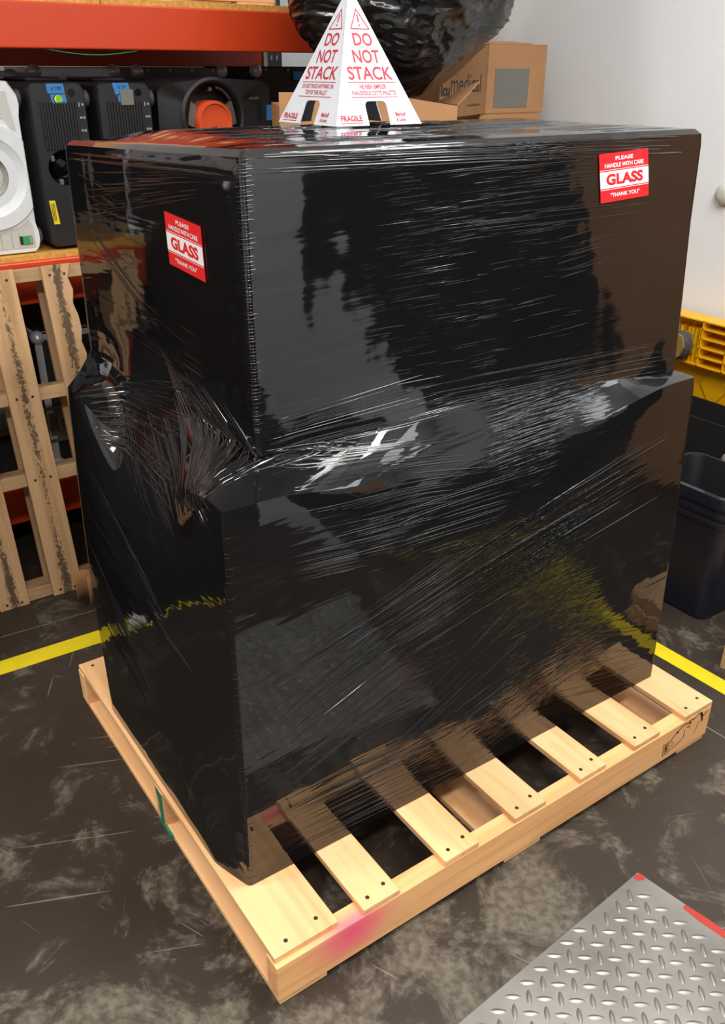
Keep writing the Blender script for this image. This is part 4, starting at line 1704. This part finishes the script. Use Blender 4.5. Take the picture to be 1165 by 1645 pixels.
# ================================================================== BAG AND CARTONS BEHIND THE LOAD
def bag():
    bm = bmesh.new()
    bmesh.ops.create_icosphere(bm, subdivisions=7, radius=1.0)
    rx, ry, rz0, rz1 = .352, .27, .272, .42
    for v in bm.verts:
        p = v.co.copy()
        q = Vector((p.x * rx, p.y * ry, p.z * (rz1 if p.z > 0 else rz0)))
        a = noise.noise(p * 1.6 + Vector((3, 1, 7))) * .035
        # crumple folds: long soft pleats running across the skin, with finer pulls between them
        wp_ = Vector((noise.noise(p * 1.7), noise.noise(p * 1.7 + Vector((5, 2, 1))), noise.noise(p * 1.7 + Vector((1, 8, 4)))))
        w1 = Vector((p.x * 1.1, p.y * 1.1, p.z * 4.0)) + wp_ * 1.1
        f1 = 1 - abs(noise.noise(w1)) * 2.4
        w2 = Vector((p.x * 1.8, p.y * 1.8, p.z * 11)) + wp_ * 1.9
        f2 = max(0.0, 1 - abs(noise.noise(w2)) * 2.6)
        w3 = Vector((p.x * 3.2, p.y * 3.2, p.z * 21)) + wp_ * 3.4
        f3 = max(0.0, 1 - abs(noise.noise(w3)) * 2.8)
        q += p * (a + .010 * f1 + .0065 * f2 + .0034 * f3)
        q.z += .125 * max(0, p.x) * max(0, -p.z)
        v.co = q
    me = bpy.data.meshes.new('garbage_bag')
    bm.to_mesh(me)
    bm.free()
    shade(me, 180)
    return me


bg = mesh_obj('garbage_bag', bag(), M['bag'], None, (1.370, 1.50, 1.685))
tag(bg, 'large crumpled black plastic bag heaped on the cartons in front of the orange beam', 'bag')


def carton(name, x0, x1, y0, y1, z0, z1, label, group=None, rz=0.0):
    root = empty(name, ((x0 + x1) / 2, (y0 + y1) / 2, z0), (0, 0, rz), label, 'box', group)
    w, d, hgt = (x1 - x0) / 2, (y1 - y0) / 2, z1 - z0
    m = MB()
    m.box(-w, w, -d, d, 0, hgt - .003, .003)
    bo = m.obj('body', M['card'], root)
    for sgn in (-1, 1):
        m = MB()
        m.box(-w + .001, w - .001, min(0, sgn * (d - .001)) + (.001 if sgn > 0 else 0), max(0, sgn * (d - .001)) - (.001 if sgn < 0 else 0), hgt - .003, hgt, .001)
        m.obj('flap', M['card'], root)
    return root, w, d, hgt


tb, w, d, hgt = carton('cardboard_box', 1.905, 2.195, 1.70, 2.16, 1.335, 1.560, 'brown cardboard box with a grey redaction patch and dark printing, by the pale wall', 'cartons behind the load')
m = MB()
m.box(-.108, .060, -d - .0015, -d + .001, .020, .147)
o = m.obj('redaction_patch', M['redaction_grey'], tb)  # flat grey patch stands for a redaction mark over the label
o['label'] = 'plain grey redaction patch over the label on the front'
# its side flap swung open toward the viewer, with the maker's printing on it
az = radians(60)
fd = Vector((sin(az), cos(az), 0))
fn = Vector((cos(az), -sin(az), 0))
hinge = Vector((-w - .003, -d - .001, 0))
FLEN = .47
m = MB()
pp_ = [hinge + Vector((0, 0, .002)), hinge + Vector((0, 0, hgt - .004)), hinge - fd * FLEN + Vector((0, 0, .095)), hinge - fd * FLEN + Vector((0, 0, .002))]
qq_ = [p - fn * .004 for p in pp_]
m.add(pp_ + qq_, [(0, 1, 2, 3), (7, 6, 5, 4)] + [(i, (i + 1) % 4, 4 + (i + 1) % 4, 4 + i) for i in range(4)])
flp = m.obj('side_flap', M['card_in'], tb)
frl = (hinge - fd * .5, fd, Vector((0, 0, 1)), fn)
m = MB()
put_text(m, 'icu', frl, .036, .118, .066, .100, .0006, bold=.05)
put_text(m, 'medical', frl, .126, .436, .074, .130, .0006)
m.obj('maker_name', M['card_ink'], flp)
m = MB()
put_text(m, 'www.icumedical.com', frl, .300, .436, .030, .040, .0006)
m.obj('web_address', M['card_ink'], flp)
m = MB()
m.prism([(-w + .01, 0), (w * .55, 0), (w * .55 - .01, .09), (-w + .02, .09)], 0, .003, axis='z')
o = m.obj('raised_flap', M['card'], tb, (0, -d + .012, hgt + .0005), (radians(5), 0, 0))

carton('cardboard_box', 1.875, 2.172, 1.695, 2.20, 0.667, 1.3345, 'brown cardboard box directly under the one with the grey patch', 'cartons behind the load')
carton('cardboard_box', 1.870, 2.180, 1.690, 2.21, 0.0, 0.6665, 'brown cardboard box on the floor at the bottom of the stack by the wall', 'cartons behind the load')
carton('cardboard_box', 0.935, 1.455, 1.300, 1.650, 0.0013, 0.53, 'brown cardboard box on the floor at the bottom of the stack under the open one', 'cartons behind the load', radians(-26))
carton('cardboard_box', 0.937, 1.453, 1.302, 1.648, 0.531, 1.060, 'brown cardboard box just under the open one', 'cartons behind the load', radians(-26))

# the open carton
oc = empty('open_cardboard_box', (0.888, 1.435, 1.0612), (0, 0, radians(-26)), 'open brown cardboard box with raised flaps, just behind the white pyramid sign', 'box', 'cartons behind the load')
W_, D_, H_ = 0.515, 0.34, 0.324


def panel(name, pts, n_, t=.003, mat=None):
    m = MB()
    p = [Vector(q) for q in pts]
    nn = Vector(n_).normalized() * t
    q = [v + nn for v in p]
    k = len(p)
    m.add(p + q, [tuple(range(k)), tuple(range(k, 2 * k))[::-1]] + [(i, k + i, k + (i + 1) % k, (i + 1) % k) for i in range(k)])
    return m.obj(name, mat or M['card'], oc)


panel('front_wall', [(.006, 0, 0), (W_, 0, 0), (W_, 0, H_), (.37, 0, .345), (.26, 0, .359), (.006, 0, .359)], (0, 1, 0))
panel('right_wall', [(W_, 0.003, 0), (W_, D_, 0), (W_, D_, H_), (W_, .003, H_)], (-1, 0, 0))
panel('left_wall', [(.006, .003, 0), (.006, D_, 0), (.006, D_, H_), (.006, .003, H_)], (1, 0, 0))
panel('back_wall', [(.009, D_, 0), (W_ - .003, D_, 0), (W_ - .003, D_, H_), (.009, D_, H_)], (0, -1, 0))
panel('bottom', [(.009, .003, 0.0), (W_ - .003, .003, 0.0), (W_ - .003, D_ - .003, 0.0), (.009, D_ - .003, 0.0)], (0, 0, 1))
panel('flap', [(W_ + .001, .0, H_ + .001), (W_ + .080, .062, H_ + .062), (W_ + .040, D_ - .13, H_ + .022), (W_ + .001, D_ - .08, H_ + .001)], (-.7, 0, .7), mat=M['card_in'])

# curled kraft sheet leaning beside the weathered pallet
m = MB()
pr = []
for k in range(15):
    a = radians(-60 + 15 * k)
    pr.append((.055 * cos(a), .055 * sin(a)))
nn = len(pr)
vs, fs = [], []
for z_, sc_ in ((0, 1.0), (.05, .92), (.10, .8)):
    vs += [(.045 * sc_ * sin(k * .22), .03 * cos(k * .22), z_ + 0.0) for k in range(nn)]
fs = [(j * nn + k, j * nn + k + 1, (j + 1) * nn + k + 1, (j + 1) * nn + k) for j in range(2) for k in range(nn - 1)]
m.add(vs, fs)
o = m.obj('kraft_sheet', M['kraft'], None, (.160, 1.475, 0.0005), (0, 0, radians(20)), 60)
md = o.modifiers.new('thick', 'SOLIDIFY')
md.thickness = .0015
tag(o, 'curled piece of brown kraft paper on the floor at the foot of the leaning pallet', 'paper')

# ================================================================== RIGHT SIDE
# yellow plastic platform standing on edge against the wall
pf = empty('platform_truck', (2.185, 0.0, 0.0), (0, 0, 0), 'yellow ribbed plastic platform truck stood on end against the pale wall', 'platform truck')
Y0, Y1 = 0.05, 1.32
m = MB()
m.box(.062, .085, Y0, Y1, 0.0, .722, .006)
m.obj('deck', M['yellow_plastic'], pf)
ZR0, ZR1 = .565, .722
for name, z in (('rib', ZR0), ('rib', .596), ('rib', .628), ('rib', .660), ('rib', .692), ('rib', ZR1 - .004)):
    m = MB()
    m.box(0.0, .064, Y0, (.855 if name == 'rib' and .59 < z < .70 else Y1), z, z + .0045)
    m.obj('rib', M['yellow_plastic'], pf)
for y in (Y0, .20, .32, .44, .56, .665, .745, .845, 1.31):
    m = MB()
    m.box(0.0, .064, y, y + .0045, ZR0, ZR1)
    m.obj('rib', M['yellow_plastic'], pf)
for y in (.860, .875, .890, .905, .935, .960, .985):
    m = MB()
    m.box(0.012, .064, y, y + .0045, ZR0 + .004, ZR1 - .034)
    m.obj('rib', M['yellow_plastic'], pf)
# smooth skin with raised lozenges below
for (yc, zc) in ((.80, .49), (.66, .44), (.94, .44), (.52, .49), (.38, .44), (1.08, .49)):
    m = MB()
    h1, h2 = .060, .060
    o1 = [(yc - h1, zc), (yc - h1 * .25, zc - h2), (yc + h1 * .25, zc - h2), (yc + h1, zc), (yc + h1 * .25, zc + h2), (yc - h1 * .25, zc + h2)]
    i1 = [(yc + (u - yc) * .9, zc + (v - zc) * .9) for u, v in o1]
    m.add([(.062, u, v) for u, v in o1] + [(.054, u, v) for u, v in i1], [(i, (i + 1) % 6, 6 + (i + 1) % 6, 6 + i) for i in range(6)] + [tuple(range(6, 12))])
    m.obj('lozenge', M['yellow_plastic'], pf)
m = MB()
m.lathe([(.009, -.006), (.010, 0.0), (.010, .01)], 12, (0.030, .872, .612), axis='x', cap0=True)
m.obj('bolt', M['steel'], pf)
cst = MB()
cst.prism([(.872, .676), (.90, .682), (.915, .66), (.93, .60), (.895, .588), (.872, .606), (.858, .64)], -.075, -.068, axis='x')
cst.prism([(.872, .676), (.90, .682), (.915, .66), (.93, .60), (.895, .588), (.872, .606), (.858, .64)], -.020, -.013, axis='x')
cst.box(-.016, .060, .88, .99, .60, .67, .004)
fork = cst.obj('caster_fork', M['brass'], pf)
fork['label'] = 'dull brassy metal caster fork'
m = MB()
m.lathe([(.012, -.060), (.044, -.058), (.050, -.050), (.050, -.030), (.044, -.024), (.012, -.022)], 28, (0, .908, .632), axis='x', cap0=True, cap1=True)
m.obj('caster_wheel', M['grey_rubber'], fork, smooth=40)

# black tote between it and the wastebasket
m = MB()
tx0, tx1, ty0, ty1, tz = 1.985, 2.16, .20, .98, .470
vs = []
for (z, g_) in ((0.0, .02), (tz, 0.0)):
    vs += [(tx0 + g_, ty0 + g_, z), (tx1 - g_ * .3, ty0 + g_, z), (tx1 - g_ * .3, ty1 - g_, z), (tx0 + g_, ty1 - g_, z)]
th = .006
vi = [(tx0 + th, ty0 + th, tz), (tx1 - th, ty0 + th, tz), (tx1 - th, ty1 - th, tz), (tx0 + th, ty1 - th, tz)]
vb = [(tx0 + th + .02, ty0 + th + .02, .01), (tx1 - th - .006, ty0 + th + .02, .01), (tx1 - th - .006, ty1 - th - .02, .01), (tx0 + th + .02, ty1 - th - .02, .01)]
m.add(vs + vi + vb, [(3, 2, 1, 0)] + [(i, (i + 1) % 4, 4 + (i + 1) % 4, 4 + i) for i in range(4)] + [(4 + i, 4 + (i + 1) % 4, 8 + (i + 1) % 4, 8 + i) for i in range(4)] +
      [(8 + i, 8 + (i + 1) % 4, 12 + (i + 1) % 4, 12 + i) for i in range(4)] + [(12, 13, 14, 15)])
tt = empty('storage_tote', (0, 0, 0), (0, 0, 0), 'tall plain black plastic tote between the navy wastebasket and the yellow platform', 'tote')
m.obj('body', M['black_matte'], tt)
m = MB()
m.lathe([(0.001, -.004), (.018, -.004), (.030, -.002), (.034, .004)], 24, (tx0 + .004, .535, .362), axis='x')
o = m.obj('round_badge', M['grey_plastic'], tt, smooth=50)

# navy wastebasket
wb = empty('wastebasket', (1.755, .445, 0), (0, 0, 0), 'navy blue rectangular plastic wastebasket with ridged rim on the floor at right', 'bin')


def rr_ring(hx, hy, r, z, n_=6):
    return [(u, v, z) for u, v in rrect(-hx, hx, -hy, hy, r, n_)]


prof = [(.100, .118, .034, 0.0), (.106, .128, .038, .004), (.114, .138, .042, .315), (.120, .144, .044, .318), (.120, .144, .044, .331), (.115, .139, .042, .334),
        (.116, .140, .042, .345), (.1225, .1465, .044, .348), (.1225, .1465, .044, .360), (.117, .141, .043, .363), (.118, .142, .043, .374), (.126, .150, .046, .378), (.126, .150, .046, .402), (.124, .149, .045, .410)]
m = MB()
rings = [rr_ring(*p) for p in prof]
nn = len(rings[0])
for j in range(len(rings) - 1):
    pass
m.add([p for rg in rings for p in rg], [(j * nn + i, j * nn + (i + 1) % nn, (j + 1) * nn + (i + 1) % nn, (j + 1) * nn + i) for j in range(len(rings) - 1) for i in range(nn)] + [tuple(range(nn))[::-1]])
m.obj('body', M['navy_plastic'], wb, smooth=35)
m = MB()
rings = [rr_ring(.124, .149, .045, .410), rr_ring(.112, .137, .040, .411), rr_ring(.110, .135, .040, .404), rr_ring(.098, .118, .034, .008)]
m.add([p for rg in rings for p in rg], [(j * nn + i, j * nn + (i + 1) % nn, (j + 1) * nn + (i + 1) % nn, (j + 1) * nn + i) for j in range(3) for i in range(nn)] + [tuple(3 * nn + i for i in range(nn))])
m.mi = 0
inn = m.obj('liner', M['bin_inside'], wb, smooth=35)
m = MB()
r1, r2_ = rr_ring(.1245, .1495, .045, .4105), rr_ring(.1125, .1375, .040, .4125)
m.add(r1 + r2_, [(i, (i + 1) % nn, nn + (i + 1) % nn, nn + i) for i in range(nn)])
rim = m.obj('rim', M['rim_grey'], wb, smooth=60)
m = MB()
m.box(-.1215, -.1155, -.108, -.058, .4095, .4135, .0015)
m.obj('hand_slot', M['black_matte'], wb)

# unseen cartons right of the viewer, added for the brown reflection in the film
ps = 0
for (x0, x1, y0, y1, z0, z1, lb) in ((2.55, 3.15, -1.30, -.72, 0.0, .62, 'large brown cardboard box added for film reflections, on the open floor, nearest the room edge'),
                                     (3.16, 3.76, -1.30, -.72, 0.0, .62, 'large brown cardboard box added for film reflections, on the open floor, farther from the load'),
                                     (2.56, 3.14, -1.29, -.73, .6205, 1.22, 'large brown cardboard box added for film reflections, in the middle of the tall stack on the open floor'),
                                     (2.57, 3.13, -1.28, -.74, 1.2205, 1.80, 'large brown cardboard box added for film reflections, topping the tall stack on the open floor')):
    carton('cardboard_box', x0, x1, y0, y1, z0, z1, lb, 'added cartons on the open floor')

# corner of a plywood crate at the right edge
cr = empty('wooden_crate', (1.502, .152, 0), (0, 0, radians(-3)), 'corner of a small brown wooden crate on the floor at the right edge', 'crate')
for i in range(2):
    m = MB()
    m.box(.012 if i else 0, .34, -.34, 0, .001 + i * .048, .046 + i * .048, .002)
    m.box(0 if i else .012, .012, -.34, 0, .001 + i * .048, .046 + i * .048) if i == 0 else None
    m.obj('plank', M['pine_old_plain'], cr)
m = MB()
m.box(-.001, .012, -.012, .001, 0, .097, .001)
m.obj('corner_post', M['pine_old_plain'], cr)

# ================================================================== FLOOR TAPE AND STEEL PLATE
def tape_strip(name, pts, label):
    m = MB()
    m.prism(pts, 0.0002, 0.0012, axis='z')
    o = m.obj(name, M['yellow_tape'])
    return tag(o, label, 'floor tape', 'yellow floor tape')


tape_strip('floor_tape', [(-2.4, 1.330), (1.395, 1.198), (1.395, 1.262), (-2.4, 1.394)], 'yellow floor tape on the left, in front of the leaning pallet')
tape_strip('floor_tape', [(1.452, -1.4), (1.506, -1.4), (1.400 + .026, 1.262), (1.396 - .024, 1.262)], 'yellow floor tape between the pallet and the navy wastebasket')

plate = empty('steel_plate', (.751, -.175, 0), (0, 0, 0), 'worn steel diamond plate with red paint spots, flat on the floor', 'plate')
PT_ = .006
e1 = Vector((-.998, -.061))
e2 = Vector((.150, -.989))
e1.normalize()
e2.normalize()
EL1, EL2 = .62, .58
pp = [Vector((0, 0)), e1 * EL1, e1 * EL1 + e2 * EL2, e2 * EL2]
m = MB()
m.prism([(p.x, p.y) for p in pp], 0.0, PT_, axis='z')
m.obj('sheet', M['plate'], plate)


def tread_mesh():
    m_ = MB()
    Lh, Wh, Hh = .0155, .0052, .0016
    ring0, ring1 = [], []
    for k in range(12):
        a = 2 * pi * k / 12
        ring0.append((Lh * cos(a) * (1.0), Wh * sin(a) * (abs(sin(a)) ** .3), 0))
        ring1.append((Lh * .72 * cos(a), Wh * .42 * sin(a), Hh))
    m_.add(ring0 + ring1, [(i, (i + 1) % 12, 12 + (i + 1) % 12, 12 + i) for i in range(12)] + [tuple(range(12, 24))])
    me_ = m_.mesh('tread', M['plate'])
    shade(me_, 35)
    return me_


TREAD = tread_mesh()
pitch = .0282
ra = radians(-38.5)
ux, uy = Vector((cos(ra), sin(ra))), Vector((-sin(ra), cos(ra)))
spots = []
for i in range(-80, 80):
    for j in range(-80, 80):
        p = ux * (i * pitch) + uy * (j * pitch * 1.02)
        # inside the plate (coordinates along its two edges)
        det = e1.x * e2.y - e1.y * e2.x
        a = (p.x * e2.y - p.y * e2.x) / det
        c = (e1.x * p.y - e1.y * p.x) / det
        if .030 < a < EL1 - .02 and .012 < c < EL2 - .02:
            spots.append((p, (i + j) % 2))
camxy = Vector((cam.location.x - .751, cam.location.y + .175))
fwd = Vector((sin(.611), cos(.611)))


def seen(p):
    q = p - camxy
    f = q.dot(fwd)
    r = q.dot(Vector((fwd.y, -fwd.x)))
    # inside the photograph's frame, roughly
    z_ = f * cos(radians(27.07)) + 1.47 * sin(radians(27.07))
    y_ = -f * sin(radians(27.07)) + 1.47 * cos(radians(27.07))
    return r / z_ < .43 and r / z_ > -.43 and y_ / z_ < .600


inview = sorted([s_ for s_ in spots if seen(s_[0])], key=lambda s_: (s_[0] - camxy).length)
rest = [s_ for s_ in spots if not seen(s_[0])] + inview[300:]
for p, hv in inview[:300]:
    o = bpy.data.objects.new('tread', TREAD)
    link(o, plate)
    o.location = (p.x, p.y, PT_)
    o.rotation_euler = (0, 0, ra + (0 if hv == 0 else pi / 2))
m = MB()
base_v = [v.co.copy() for v in TREAD.vertices]
base_f = [tuple(p.vertices) for p in TREAD.polygons]
for p, hv in rest:
    R_ = Matrix.Rotation(ra + (0 if hv == 0 else pi / 2), 3, 'Z')
    m.add([(R_ @ v) + Vector((p.x, p.y, PT_)) for v in base_v], base_f)
if rest:
    tag(m.obj('far_tread', M['plate'], plate), kind='stuff')
m = MB()
m.prism([(-.018, -.003), (-.004, -.002), (.002, -.006), (.004, -.016), (-.004, -.020), (-.016, -.014)], PT_, PT_ + .0003, axis='z')
o = m.obj('red_paint', M['paint_red'], plate)
m = MB()
q0 = e2 * .112
m.prism([(q0.x - .012, q0.y + .004), (q0.x - .002, q0.y + .006), (q0.x + .006, q0.y - .03), (q0.x + .012, q0.y - .075), (q0.x - .004, q0.y - .085), (q0.x - .012, q0.y - .03)], PT_, PT_ + .0003, axis='z')
m.obj('red_paint', M['paint_red'], plate)
